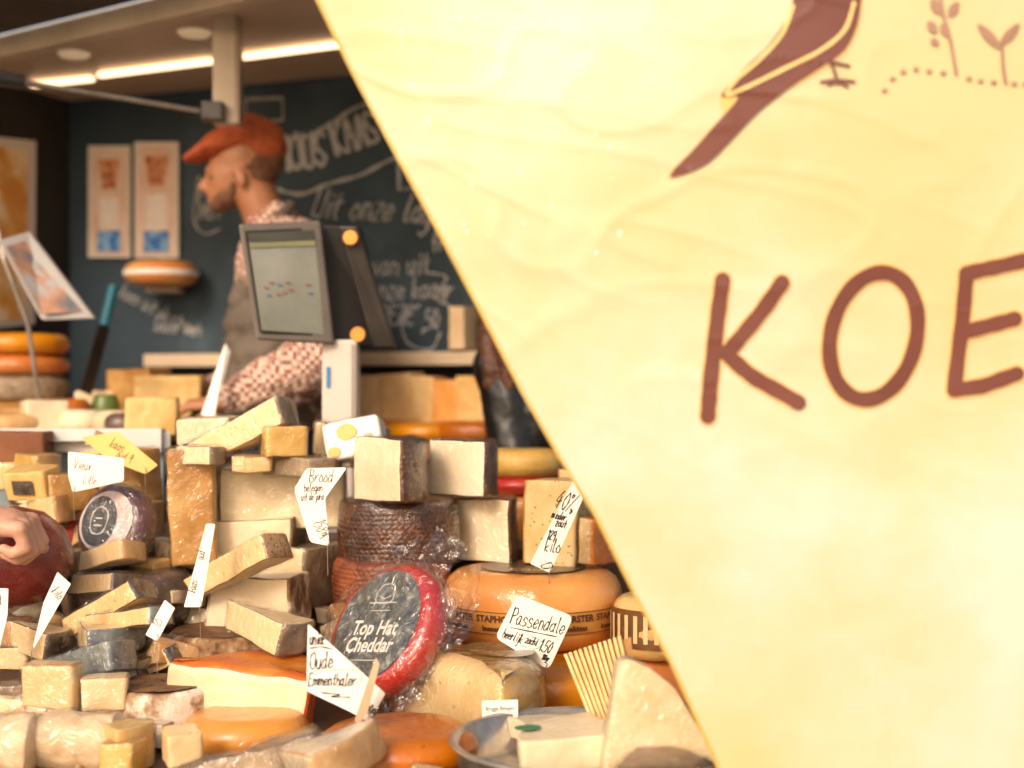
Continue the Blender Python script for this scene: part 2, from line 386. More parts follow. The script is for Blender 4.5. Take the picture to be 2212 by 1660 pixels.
child(tube('gas_strut',[at(430,240,3.6),at(50,178,3.3)],.006,steel),van,True)
child(tube('strut_sleeve',[at(50,178,3.3),at(-80,160,3.22)],.018,blackp),van,True)
lampm=M('lamp_glow','FFD8A8','FFD8A8',3,.5,0,emit=3)
def clight(a,b,nm='ceiling_light'):
    A=at(*a);B=at(*b); A.z=B.z=CE-.012
    o=beam(nm,A,B,.022,.014,lampm); child(o,van,True)
clight((215,155,4.32),(458,124,4.13)); clight((524,114,4.08),(735,86,3.93)); clight((70,176,4.46),(200,163,4.37)); clight((-60,200,4.6),(20,190,4.55))
for u,v in ((160,116),(420,70)):
    d=.95*K/(830-v); p=at(u,v,d); p.z=CE-.005
    bm=bmesh.new(); bmesh.ops.create_cone(bm,cap_ends=True,segments=28,radius1=.038,radius2=.046,depth=.01)
    me=bpy.data.meshes.new('spot_lamp'); bm.to_mesh(me); bm.free(); me.materials.append(M('spot_face','E8CFA4','E8CFA4',3,.5,0,emit=.3)); o=link(bpy.data.objects.new('spot_lamp',me)); o.location=p; child(o,van,True)
def wallpt(u,v,off=.004):
    w=(u-1106)/K
    y=(off+A0.x*dn.x+A0.y*dn.y)/(w*dn.x+dn.y)
    return Vector((w*y,y,EYE-(v-830)/K*y))
cb=mesh_obj('chalkboard',[wallpt(388,765),wallpt(1240,790),wallpt(1240,120),wallpt(388,205)],[(0,1,2,3)],[M('chalkboard_slate','283844','42545F',5,.75,.05,30,c3='32434E')],smooth=False)
top(cb,'dark blue chalkboard with white hand lettering on the back wall','chalkboard')
def chalkit(st,w=4.2):
    child(ribbons('chalk_lettering',st,w,lambda x,y,k:wallpt(x,-y,.008+(k%5)*.0005),chalk),cb,True)
def wr(txt,u,v,h,ang,sl=.1,wf=.6,w=4.2): chalkit(write(txt,u,-v,h,ang,sl,.3,wf),w)
wr('IOUS',612,366,70,6,.05,.5,9); wr('KAAS',726,336,68,18,.05,.48,9); wr('VAN',826,296,66,10,.05,.5,9)
wr('Uit onze lagen',668,468,60,-3,.3,.58,4.6); wr('van uit',800,596,48,2); wr('onze kaas',800,648,46,2); wr('fris',930,545,40,3); wr('BEZE',822,700,38,0); wr('PAL',425,440,38,0,.1,.6,3); wr('MST',428,474,34,0,.1,.6,3)
wr('kaas uit de streek',255,640,32,-28,.1,.5,2.2); wr('lekker vers',330,715,30,-6,.1,.5,2.2); wr('7,50',900,712,40,4); wr('gr',950,640,36,0)
for k in (0,150): chalkit([spline([(600,-(290+k*.8)),(650,-(300+k*.8)),(710,-(270+k*.85)),(780,-(228+k)),(860,-(220+k*.8)),(960,-(180+k))],6)],7)
chalkit([[(530,-215),(610,-212),(612,-260),(530,-265),(530,-215)]],6); chalkit([spline([(430,-380),(418,-470),(440,-505),(475,-495)],4)],3)
chalkit([spline([(905,-660),(870,-690),(880,-740),(930,-755),(950,-720)],5)]); chalkit([[(860,-300),(862,-410),(900,-405)]],6); chalkit([spline([(930,-590),(965,-600),(940,-640),(970,-660)],5)])
def wallbox(name,u0,u1,z0,z1,dep,mat,par=None):
    a=wallpt(u0,800); b=wallpt(u1,800); c=(a+b)/2; L_=(b-a).length
    o=box(name,L_,dep,z1-z0,mat,(c.x+dn.x*dep/2,c.y+dn.y*dep/2,(z0+z1)/2),.004); o.rotation_euler=(0,0,-rad(22)); return o
led=wallbox('wall_shelf',350,1250,1.655,1.695,.1,M('shelf_cream','C8B294','D8C4A6',5,.5)); top(led,'narrow cream shelf under the chalkboard','shelf')
bc=empty('back_counter',wallpt(800,900)); top(bc,'wooden back counter along the van wall','counter')
child(wallbox('counter_top',150,1300,1.40,1.44,.45,M('counter_wood','8E5A38','AC7448',8,.5,.1)),bc,True)
child(wallbox('counter_body',150,1300,.5,1.4,.42,wood),bc,True)
def poster(u0,u1,v0,v1,nm='wall_poster'):
    root=mesh_obj(nm,[wallpt(u0,v1,.006),wallpt(u1,v1,.006),wallpt(u1,v0,.006),wallpt(u0,v0,.006),wallpt(u0,v1,.02),wallpt(u1,v1,.02),wallpt(u1,v0,.02),wallpt(u0,v0,.02)],[(4,5,6,7),(0,1,5,4),(1,2,6,5),(2,3,7,6),(3,0,4,7)],[M('poster_frame','D6CABF','E4DAD0',6,.5)],smooth=False)
    b=9
    def q(n,a,b2,c,d,mat,off): 
        o=mesh_obj(n,[wallpt(a,d,off),wallpt(b2,d,off),wallpt(b2,c,off),wallpt(a,c,off)],[(0,1,2,3)],[mat],smooth=False); child(o,root,True)
    q('print_sheet',u0+b,u1-b,v0+b,v1-b,M('poster_print','D9B49A','EAD9CA',5,.5),.023)
    for k in range(3): q('print_line',u0+24+k*3,u1-24-k*4,v0+30+k*22,v0+50+k*22,M('poster_orange','A85A2A','D89468',40,.5,lo=.45,hi=.55),.026)
    q('print_block',u0+26,u1-26,v0+112,v1-60,M('poster_white','E0D4CC','F0E8E0',60,.5),.026)
    q('print_block',u0+20,u1-22,v1-58,v1-14,M('poster_blue','2C6FC0','8AB8E0',30,.5,lo=.46,hi=.6),.028)
    top(root,'framed poster with orange and blue print on dark wall','poster','framed posters on the van wall')
poster(190,282,315,557); poster(290,386,307,558)
def sidept(u,v,off=.01):
    n=dx_; w=(u-1106)/K; y=(A0.dot(n)+off)/(w*n.x+n.y); return Vector((w*y,y,EYE-(v-830)/K*y))
o=mesh_obj('wall_poster',[sidept(-60,715),sidept(75,700),sidept(78,305),sidept(-60,290)],[(0,1,2,3)],[M('poster_frame','C0B09C')],smooth=False); top(o,'large orange poster in a pale frame on side wall','poster')
o2=mesh_obj('print_sheet',[sidept(-50,700,.016),sidept(58,690,.016),sidept(60,325,.016),sidept(-50,310,.016)],[(0,1,2,3)],[M('poster_amber','D8923E','F2D8B0',5,.5,c3='E6AC60',lo=.42,hi=.56)],smooth=False); child(o2,o,True)
o=whl(348,592,4.5,.104,.078,[orange],bulge=.012,er=.03,label='orange cheese wheel with pale band on wall bracket')
bnd=solid('paper_band',circle(.1172),.016,[paper],er=.002,ns=0); child(bnd,o)
br=box('wall_bracket',.1,.12,.012,alu,(0,.06,-.05)); child(br,o)
# ------------------------------------------------------------ street counter
ct=empty('market_counter',(0,2.4,0)); top(ct,'long market counter carrying the cheese display','counter')
child(box('counter_top',3.2,1.55,.04,M('counter_dark','604838','80624A',8,.5,.1),(-.3,2.5,1.04),.006),ct,True)
child(box('counter_body',3.1,1.45,1.0,M('counter_panel','B79A6A','C9AD7C',3,.6),(-.3,2.52,.52),.006),ct,True)
def riser(x0,x1,y0,y1,z): 
    o=box('display_riser',x1-x0,y1-y0,z-1.06,wood,((x0+x1)/2,(y0+y1)/2,(z+1.06)/2),.004); top(o,'dark wooden riser under the cheeses','riser','risers on the counter')
riser(-1.6,-.62,2.5,3.1,1.13); riser(-1.6,-.57,2.72,3.1,1.30); riser(-.55,.3,2.74,3.1,1.28)
# ------------------------------------------------------------ CHEESES
blk(342,462,966,1228,2.52,.11,[tanr,cream],rz=10,tags=(0,1,0,1),cap=1,label='tall upright block of hard cheese in film',er=.006)
blk(415,640,1120,1252,2.58,.16,[greyr,white],rz=-4,tags=(1,0,0,0),cap=1,label='large pale cheese block with thin grey rind',fw=False)
blk(600,742,1182,1318,2.56,.14,[greyr,cream],rz=-28,tags=(1,0,0,1),label='cut cheese block with grey brown rind')
blk(458,738,1015,1146,2.60,.17,[greyr,white],rz=3,tags=(1,1,0,0),cap=1,label='wide creamy white half cheese slab')
blk(440,652,1247,1362,2.42,.13,[rust,white],rz=-9,tags=(1,0,0,0),cap=1,label='white block of cheese with mottled rind',er=.005,fw=False)
wdg(552,1203,2.38,.19,30,.042,-14,[printr,goud],rx=-8,ry=-26,cap=1,label='cream wedge leaning with printed rind edge')
blk(378,502,903,966,2.66,.09,[white,white],rz=-5,label='small white cheese block')
wdg(565,918,2.56,.215,28,.05,-6,[greyr,goud],rx=-8,ry=-24,cap=1,label='long golden wedge leaning on the pile')
blk(552,664,920,990,2.5,.06,[tanr,yell],rz=20,label='small yellow cube of cheese',er=.004)
wdg(452,985,2.52,.09,44,.032,-10,[greyr,cream],cap=1,label='small thin cream wedge')
blk(488,590,986,1022,2.52,.09,[tanr,cream],rz=8,cap=1,label='flat cream slice of cheese')
wdg(680,1008,2.53,.14,50,.032,-20,[greyr,greyr],label='flat piece with grey rind')
blk(664,712,912,985,2.7,.08,[tanr,cream],rz=12,label='small cream cheese piece')
wdg(790,965,2.72,.13,60,.07,-30,[greyr,cream],cap=1,label='cream wedge behind the wrapped packet')
o=blk(697,832,908,996,2.54,.05,[M('packet','E8DED2','F4ECE0',10,.35,.2,30,coat=.8)]*2,rz=-8,rx=-12,ry=-10,name='wrapped_cheese',label='white wrapped cheese packet with yellow dots',er=.009)
for a,b,r in ((-.008,.012,.019),(.03,-.005,.010),(-.035,-.02,.012)):
    dsk=mesh_obj('printed_dot',[(a+r*math.cos(t*.4),-.0295,b+r*.8*math.sin(t*.4)) for t in range(16)],[tuple(range(16))],[M('dot_yellow','D89A38','E0AA48',5,.4)],smooth=False); child(dsk,o)
for (uc,vc,d,R_,A_,hh,rz_) in ((876,1012,2.48,.130,84,.110,-2),(1032,1008,2.6,.130,86,.100,10),(1058,1137,2.66,.130,110,.115,30)):
    o=solid('cheese_wedge',sector(R_,A_),hh,[brown,white],er=.004,capmat=0,taper=.04,ns=.0015); o.location=at(uc,vc,d+.04); rot(o,0,0,rz_); wrap(o,.001,.0022)
    top(o,'quarter wheel of white cheese with dark woven rind','cheese',GRP)
def braid(P,z):
    th=math.atan2(P[1],P[0]); row=z/.0085; r=int(row); f=row-r
    s=1 if r%2 else -1
    return .0009*math.sin(th*62+s*f*3.0)*math.sin(math.pi*f)+.0009*math.sin(math.pi*f)+.0016*noise.noise(Vector((th*6,z*60,2)))
for (u,v,d,r,h,m,l) in ((862,1147,2.6,.107,.115,brown,'dark brown cheese wheel with braided rind in film'),(846,1262,2.58,.103,.1,redbr,'reddish brown cheese wheel with braided rind'),(950,1275,2.75,.1,.1,brown,'dark brown cheese wheel with braided rind')):
    o=whl(u,v,d,r,h,[m],bulge=.003,er=.012,disp=braid,ds=.0020,nz=70,label=l,ns=.0015)
    if v<1200: w_=solid('film_wrap',circle(r+.0045),h+.006,[film],er=.012,ns=.003,nscale=26); child(w_,o)
whl(850,1375,2.6,.11,.1,[orng2],label='deep orange cheese wheel under the pile')
whl(1128,1000,3.0,.078,.06,[yell],bulge=.008,er=.02,label='yellow round cheese with shiny rind'); whl(1130,1045,3.0,.072,.04,[redw],label='flat red waxed cheese under a yellow one')
whl(1130,1120,3.0,.085,.1,[orange],label='orange cheese wheel behind the pile')
blk(1127,1282,1037,1226,2.56,.1,[tanr,herb],rz=-18,tags=(1,1,0,0),cap=1,label='tall wedge of cheese with herbs',fw=False)
blk(1200,1335,1012,1226,2.68,.12,[orng2,goud],rz=-30,tags=(1,0,0,0),label='cheese piece with orange rind')
blk(1250,1345,1120,1226,2.52,.08,[orng2,herb],rz=-40,tags=(1,0,0,1),label='small herb cheese piece with orange rind')
gd=whl(1151,1306,2.56,.150,.132,[orange],bulge=.014,er=.03,ds=.006,nz=12,label='orange cheese wheel with printed band and dark top label',ns=.0012)
def band(name,R,z0,z1,mat,t0=-math.pi,t1=0,bul=None,n=70):
    V=[];F=[]
    for j in range(5):
        z=z0+(z1-z0)*j/4; r=R+(bul(z) if bul else 0)
        for i in range(n+1):
            t=t0+(t1-t0)*i/n; V.append((r*math.cos(t),r*math.sin(t),z))
    for j in range(4):
        for i in range(n): a=j*(n+1)+i; F.append((a,a+1,a+n+2,a+n+1))
    return mesh_obj(name,V,F,[mat])
gb=lambda z:.014*math.sin(math.pi*(z+.066)/.132)+.0014
child(band('printed_band',.150,-.030,.010,M('band_print','BE7E34','CE9448',30,.4,coat=.3),bul=lambda z:gb(z)+.0003,t0=-3.3,t1=.2),gd)
for k,(tx,sz) in enumerate((('STAPHORSTER',.0155),('bussenmelkkaas',.0122))):
    for q in range(5):
        th=-math.pi/2-.98+q*.66
        f=lambda x,y,th=th,k=k:(lambda t,z:Vector(((.1527+gb(z))*math.cos(t),(.1527+gb(z))*math.sin(t),z)))(th+x/.165,(-.002 if k==0 else -.0185)+y)
        child(printed('band_lettering',tx,sz,inkb,f,bold=.0005),gd)
child(band('band_line',.1512,.0085,.0095,inkb,bul=gb,t0=-3.3,t1=.2),gd); child(band('band_line',.1512,-.0285,-.0275,inkb,bul=gb,t0=-3.3,t1=.2),gd)
def disc(name,r,z,mat,sx=1,n=48): return mesh_obj(name,[(r*sx*math.cos(2*math.pi*i/n),r*math.sin(2*math.pi*i/n),z) for i in range(n)],[tuple(range(n))],[mat],smooth=False)
child(disc('top_label',.095,.0690,M('label_dark','3E3022','5E4A36',60,.4,.1,coat=.5)),gd)
child(ribbons('label_lettering',[[(x/1000,y/1000) for x,y in s] for s in write('Kaas',-45,-70,34,0,wf=.8)],.003,lambda x,y,k:Vector((x,y,.0700+k*.00002)),M('print_gold','C9A86A','D9B87A',5,.5,0)),gd)
whl(1190,1462,2.52,.19,.115,[M('rind_orange_deep','C06E24','DA8C38',6,.34,.1,50,coat=.5,wr=6)],bulge=.014,er=.035,label='deep orange cheese wheel under the printed wheel')
w2=whl(1425,1350,2.45,.075,.105,[yell],bulge=.008,er=.02,label='yellow cheese wheel with brown striped label')
child(band('printed_band',.0835,-.03,.035,M('band_brown','5A3A1E','7A4E28',20,.4,coat=.3),t0=-3.4,t1=0),w2)
for i in range(9):
    t=-3.1+i*.22; child(band('band_stripe',.085,-.02,.026,M('band_cream','E0BC84','E8C894',10,.5),t0=t,t1=t+.09,n=4),w2)
whl(1400,1475,2.5,.1,.12,[orng2],label='deep orange cheese wheel near the banner')
# red cheddar in bag, leaning back
n_=Vector((-.60,-.60,.53)).normalized()
xl=Vector((1,-(n_.x+n_.z*.16)/n_.y,.16)).normalized(); yl=n_.cross(xl)
ch=solid('round_cheese',circle(.112),.055,[redw],er=.02,bulge=.004,ns=.0015,nscale=8); ch.location=at(838,1366,2.3)
ch.rotation_euler=Matrix((xl,yl,n_)).transposed().to_euler(); top(ch,'round red waxed cheese with dark label in clear bag','cheese',GRP)
lab=M('label_slate','3A403E','A0A092',60,.5,.2,60,coat=.4,lo=.42,hi=.7,c3='5A5E5A')
child(disc('front_label',.097,.0290,lab,.94),ch)
child(printed('label_lettering','Top Hat\nCheddar',.035,M('print_soft_white','CFCBC0','DCD8CC',5,.5,0),lambda x,y:Vector((x*.86,y-.022,.0300)),bold=.0009,shear=.12),ch)
child(ribbons('label_emblem',[spline([(-.018,.040),(-.014,.068),(.014,.068),(.018,.040),(-.018,.040)],5),[(-.030,.038),(.030,.038)],spline([(-.012,.050),(0,.045),(.012,.050)],4),[(-.022,.024),(.022,.024)],[(-.03,-.062),(.03,-.062)]],.002,lambda x,y,k:Vector((x,y,.0300+k*.00003)),inkw),ch)
def crumple(name,w,h,amp,nx=26,ny=26):
    V=[];F=[];sd=Vector((random.random()*40,3,7))
    for j in range(ny+1):
        for i in range(nx+1):
            x=(i/nx-.5)*w;y=(j/ny-.5)*h; p=Vector((x*22,y*22,0))+sd
            V.append((x+noise.noise(p*1.3)*amp*.6,y+noise.noise(p*1.3+Vector((5,5,5)))*amp*.6,noise.noise(p)*amp+noise.noise(p*2.3)*amp*.5))
    for j in range(ny):
        for i in range(nx):
            a=j*(nx+1)+i; F.append((a,a+1,a+nx+2,a+nx+1))
    return mesh_obj(name,V,F,[bagfilm])
bag=solid('clear_bag',circle(.124),.074,[bagfilm],er=.026,bulge=0,ns=.005,nscale=24); child(bag,ch)
for (x,y,w_,h_,a) in ((.06,.135,.09,.08,-20),(.14,.04,.08,.14,0),(-.126,-.02,.07,.11,0),(.04,-.132,.09,.06,0),(-.02,.14,.07,.06,20),(.11,-.09,.07,.07,40)):
    c=crumple('bag_flap',w_,h_,.020); c.location=(x,y,0); c.rotation_euler=(0,0,rad(a)); child(c,ch)
# half wheel with sticker
bg=solid('round_cheese',sector(.150,184),.132,[M('rind_amber','9C7434','C8A056',7,.3,.2,50,coat=1,wr=9),goud],er=.034,bulge=.006,capmat=0,rindedge=False); bg.location=at(1045,1500,2.25); rot(bg,0,0,38); wrap(bg,.0014,.0026,30)
top(bg,'half round of aged golden cheese wrapped in film','cheese',GRP)
st_=mesh_obj('sticker',[(-.0265,-.016,0),(.0265,-.016,0),(.0265,.016,0),(-.0265,.016,0)],[(0,1,2,3)],[paper],smooth=False)
st_.location=at(1080,1537,2.07); st_.rotation_euler=Euler((rad(84),0,rad(8))); 
for t_,y_ in (('Brugge Belegen',.004),('P041R',-.008)):
    c=printed('sticker_lettering',t_,.0085,ink,lambda x,y,y_=y_:Vector((x*.8,y+y_,.0006))); child(c,st_)
child(st_,bg,True)
lb=disc('top_label',.07,.0680,M('label_olive','4E3E24','927E48',50,.3,.1,coat=.9),.7); lb.location=(.03,0,0); child(lb,bg)
# orange-red wedge front centre
wdg(596,1496,2.24,.230,58,.104,20,[redor,white],rx=3,ry=5,er=.016,label='thick wedge of white cheese with orange red rind',ns=.002,taper=.05,fw=False)
whl(530,1588,2.13,.086,.072,[orange],bulge=.01,er=.02,label='small orange cheese wheel in front')
whl(862,1612,2.0,.105,.055,[orng2],bulge=.008,er=.02,label='flat orange cheese with dark specks')
o=whl(486,1418,2.4,.094,.088,[rust],bulge=.003,er=.01,label='rustic mountain cheese wheel with floury rind',ns=.002); child(disc('top_face',.086,.0465,rusttop),o)
o=whl(345,1530,2.2,.078,.074,[rust],bulge=.003,er=.01,label='small rustic cheese wheel with floury rind',ns=.002); child(disc('top_face',.070,.0398,rusttop),o)
wdg(606,1366,2.28,.15,36,.05,-26,[greyr,cream],rx=-4,ry=12,cap=1,label='cream wedge with grey rind')
wdg(575,1640,1.96,.26,22,.04,14,[darkw,greyr],rx=-10,ry=-14,label='dark knobbly rind wedge',ns=.004)
pk=wdg(735,1635,1.84,.14,62,.05,-35,[tanr,M('packet_cream','D8C2A0','E8D9BC',14,.4,.2,60,coat=.9)],ry=-16,rx=10,label='cream paper wrapped cheese with faint blue print',er=.004,cap=1,name='wrapped_cheese')
c=printed('printed_lettering','Bleu\nd\'Auvergne',.013,M('print_blue','4A6A90','5878A0',5,.5,0),lambda x,y:Vector((x*.8,y,.0300))); c.location=(-.01,0,.002); c.rotation_euler=(0,0,rad(30)); child(c,pk)
# --- left front
blk(40,168,1436,1548,2.12,.045,[tanr,cream],rz=-8,ry=2,cap=1,label='upright cream block in film with tan edge',er=.006)
blk(164,274,1466,1536,2.12,.05,[tanr,cream],rz=12,cap=1,label='small cream cheese block')
def log(u,v,d,r,l,rz,lab):
    o=solid('cheese_log',circle(r,40),l,[M('rind_bloomy','C4A47A','E4CFAC',18,.8,1,40,coat=.7,c3='D8BE96'),cream],er=.004,capmat=1,ns=.0035,nscale=22); o.location=at(u,v,d); o.rotation_euler=Euler((0,rad(90),rad(rz))); wrap(o,.0026,.003,40)
    return top(o,lab,'cheese',GRP)
log(174,1602,2.02,.043,.108,-4,'pale goat cheese log in film'); log(20,1606,2.0,.044,.085,-8,'cut end of pale goat cheese log')
wdg(278,1612,1.98,.09,50,.06,-30,[yell,yell],label='small yellow cheese wedge'); 
wdg(305,1590,2.02,.065,50,.03,0,[darkw,greyr],rx=20,label='dark rind end piece')
blk(335,436,1584,1658,1.94,.045,[yell,goud],rz=24,rx=6,cap=1,label='pale yellow cube of cheese',er=.002,fw=False)
blk(-20,60,1482,1548,2.2,.05,[darkw,greyr],rz=10,label='dark wrapped cheese piece')
blk(210,300,1605,1700,1.93,.05,[tanr,yell],rz=-10,label='yellow cheese chunk near the front')
# --- left middle wedges
whl(285,1290,2.52,.1,.1,[darkw],label='dark wrapped cheese wheel',er=.02)
wdg(262,1196,2.46,.125,34,.034,-18,[tanr,cream],rx=-10,ry=-12,cap=1,label='cream wedge on the heap')
wdg(248,1262,2.42,.135,36,.032,-24,[darkw,cream],rx=-12,ry=-4,cap=1,label='pale wedge with dark rind')
wdg(265,1298,2.32,.165,26,.034,-8,[darkw,goud],rx=-10,ry=-26,cap=1,label='long yellowish wedge with dark rind')
wdg(306,1336,2.28,.150,26,.028,-16,[bluew,goud],rx=-10,ry=-8,cap=1,label='thin yellow wedge with dark foil edge')
wdg(242,1380,2.28,.12,60,.042,-36,[bluew,cream],cap=1,label='cream cheese wedge with foil back')
wdg(228,1424,2.22,.14,34,.045,-14,[bluew,bluew],rx=-8,ry=-14,label='wedge wrapped in blue grey printed foil')
wdg(105,1388,2.3,.105,40,.045,-15,[darkw,cream],ry=8,cap=1,label='dark foil backed cream wedge')
wdg(30,1368,2.35,.095,45,.05,-10,[redor,tanr],cap=1,label='small brown rind wedge')
blk(-40,60,1400,1450,2.3,.08,[darkw,goud],rz=8,label='dark edged cheese piece at the edge')
wdg(200,1235,2.6,.11,40,.05,-30,[greyr,cream],cap=1,label='cream wedge with grey rind')
blk(300,372,1385,1450,2.35,.08,[greyr,greyr],rz=10,label='grey rind cheese piece')
# scattered pieces filling the heap
for i in range(80):
    if i<46: x=random.uniform(-1.02,-.54); y=random.uniform(2.30,2.85); z=1.105+max(0,y-2.2)*.43
    elif i<58: x=random.uniform(-.5,-.2); y=random.uniform(2.46,2.66); z=1.085+max(0,y-2.2)*.30
    elif i<74: x=random.uniform(-.82,-.52); y=random.uniform(1.95,2.3); z=1.085+max(0,y-2.1)*.2
    else: x=random.uniform(-.40,-.1); y=random.uniform(1.85,2.1); z=1.075
    A=random.choice([[tanr,cream],[greyr,cream],[darkw,goud],[tanr,goud],[rust,cream],[redor,goud],[printr,white],[greyr,white],[darkw,cream],[brown,white],[tanr,yell]])
    if random.random()<.7: ft=sector(random.uniform(.07,.13),random.uniform(22,50))
    else: ft=rect(random.uniform(.06,.1),random.uniform(.04,.06),(1,0,1,1))
    o=solid('cheese_wedge',ft,random.uniform(.022,.045),A,er=.002,capmat=1,ns=.0015,taper=.14)
    o.location=(x,y,z); rot(o,random.uniform(-24,12),random.uniform(-28,16),random.uniform(-75,10)); wrap(o)
    top(o,'small wedge of cheese tucked into the heap','cheese',GRP)
pr=solid('round_cheese',circle(.072),.06,[purp],er=.022,bulge=.004,ns=.002); pr.location=at(252,1136,2.56)
z2=Vector((-.35,-.88,.32)).normalized(); x2=Vector((0,0,1)).cross(z2).normalized(); pr.rotation_euler=Matrix((x2,z2.cross(x2),z2)).transposed().to_euler()
top(pr,'dark purple waxed cheese with oval label in film','cheese',GRP); wrap(pr,.004,.005,40)
child(disc('front_label',.056,.0325,M('label_pinkish','B8A298','CCB8AC',8,.4,.1,coat=.8)),pr); lc=disc('label_centre',.046,.0335,M('label_black','1E1A1A','3A3432',60,.4,.1,coat=.8),.8); lc.location=(-.014,0,0); child(lc,pr)
child(ribbons('label_emblem',[spline([(-.026,-.02),(-.030,.012),(-.014,.026),(.004,.012),(-.002,-.02),(-.026,-.02)],5),[(-.02,.005),(-.008,.005)],[(-.022,-.008),(-.006,-.008)]],.0022,lambda x,y,k:Vector((x,y,.0345)),inkw),pr)
rb=whl(30,1205,2.4,.085,.17,[maroon],bulge=.012,er=.075,label='large dark red waxed ball cheese',name='cheese_ball')
whl(150,1150,2.75,.07,.06,[redw],label='small red waxed cheese',er=.02)
# --- left back
cbx=blk(-40,96,932,1004,2.95,.1,[M('cardboard','7A4A2E','96643E',6,.8)]*2,rz=4,label='brown cardboard box of cheese',name='cardboard_box',fw=False); cbx['category']='box'
pkb=blk(0,118,1012,1078,2.66,.06,[yell,yell],rz=-16,rx=14,label='yellow cheese packet with dark label',fw=False)
o=mesh_obj('package_label',[(-.022,-.0335,-.014),(.022,-.0335,-.014),(.022,-.0335,.014),(-.022,-.0335,.014)],[(0,1,2,3)],[darkw],smooth=False); child(o,pkb)
wdg(92,1008,2.85,.1,50,.05,-20,[tanr,yell],cap=1,label='tan cheese piece on the heap'); wdg(158,1062,2.7,.12,60,.07,-40,[tanr,greyr],label='brownish cheese wedge on the heap')
wdg(275,1025,2.72,.135,56,.1,-50,[tanr,yell],label='tall yellow cheese wedge',cap=1)
blk(-60,60,1000,1060,2.9,.1,[tanr,yell],rz=10,label='yellow cheese block in the back')
blk(90,180,1090,1130,2.7,.1,[orng2,redor],rz=0,label='orange red cheese piece')
wdg(265,1050,2.86,.13,70,.08,-60,[tanr,goud],label='golden cheese wedge in the back')
wdg(318,1118,2.7,.08,60,.06,-30,[tanr,cream],label='cream cheese piece in the back',cap=1)
wdg(160,1222,2.6,.1,60,.055,-30,[greyr,tanr],label='tan rind cheese piece')
wdg(125,1100,2.66,.09,40,.05,-20,[tanr,goud],label='thin golden wedge of cheese',cap=1,ry=-10)
for k in range(4):
    wdg(232+k*14,952+k*14,2.80-.03*k,.13,34,.008,-60+k*22,[yell,goud],rx=-16+k*3,ry=10-k*6,cap=1,label='thin yellow cheese slice lying on the heap',er=.001,fw=False,taper=0)
# --- pan
pn=empty('steel_pan',at(1262,1700,1.93)); top(pn,'round steel pan holding cut cheeses','pan')
def lathe(name,prof,mat,n=72):
    V=[];F=[]
    for r,z in prof:
        for i in range(n): V.append((r*math.cos(2*math.pi*i/n),r*math.sin(2*math.pi*i/n),z))
    for j in range(len(prof)-1):
        for i in range(n): k=(i+1)%n; F.append((j*n+i,j*n+k,(j+1)*n+k,(j+1)*n+i))
    return mesh_obj(name,V,F,[mat])
pc=Vector((px(1262-1106,1.93),1.93,1.063))
pan=lathe('pan_body',[(.001,.0),(.155,.0),(.17,.006),(.176,.05),(.183,.053),(.184,.057),(.18,.059),(.172,.056),(.165,.010),(.15,.006),(.001,.005)],steel); pan.location=pc; child(pan,pn,True)
c=solid('cheese_wedge',sector(.15,84),.045,[white,white],er=.003,capmat=0,ns=.0012); c.location=pc+Vector((-.035,-.02,.055)); rot(c,0,3,150); top(c,'soft white cheese wedge lying in the steel pan','cheese',GRP)
lg=disc('green_emblem',.018,.0250,M('print_green','1E6A48','2A7A55',5,.5,0)); lg.location=(.03,.03,0); child(lg,c)
s_=1.84/K; bp_=[(1294,1670),(1545,1670),(1522,1598),(1455,1482),(1400,1440),(1352,1420),(1332,1428)]
big=solid('cheese_wedge',[((x-1400)*s_,(1550-y)*s_,1) for x,y in bp_],.034,[pale,pale],er=.0015,ns=.0010,sm=1)
big.location=at(1400,1550,1.84); big.rotation_euler=Euler((rad(88),0,rad(5))); wrap(big,.0012,.002)
top(big,'large triangular wedge of pale hard cheese standing upright','cheese',GRP)
wdg(1450,1668,1.78,.14,60,.04,40,[brown,redbr],label='brown rind piece in the steel pan')
wdg(1200,1582,2.04,.12,60,.03,-30,[white,white],label='white cheese piece at the back of the pan')
V=[];F=[];MI=[];nf=12
for i in range(nf):
    a0=rad(-14+i*2.6); x0=(i-nf/2)*.0056; 
    for (dx1,y1) in ((0,-.058),(.0044,-.058),(.0044,.058),(0,.058)):
        for zz in (.004+.0016*(i%2),-.002):
            X=x0+dx1+(y1+.058)*math.sin(a0)*.35; V.append((X,y1,zz))
    b0=i*8; F+=[(b0,b0+2,b0+4,b0+6),(b0+1,b0+7,b0+5,b0+3),(b0,b0+1,b0+3,b0+2),(b0+2,b0+3,b0+5,b0+4),(b0+4,b0+5,b0+7,b0+6),(b0+6,b0+7,b0+1,b0)]; MI+=[0]*6
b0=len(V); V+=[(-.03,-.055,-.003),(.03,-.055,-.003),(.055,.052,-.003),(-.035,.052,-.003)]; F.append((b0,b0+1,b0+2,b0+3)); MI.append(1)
fan=mesh_obj('wafer_fan',V,F,[M('wafer','D6AE6A','E6C890',30,.6,.2),M('wafer_shade','9A6E34','AE8044',30,.6,.2)],MI,smooth=False); fan.location=at(1308,1480,2.0); fan.rotation_euler=Euler((rad(78),rad(-20),rad(-10))); top(fan,'fan of thin ridged yellow wafers standing upright','wafer')
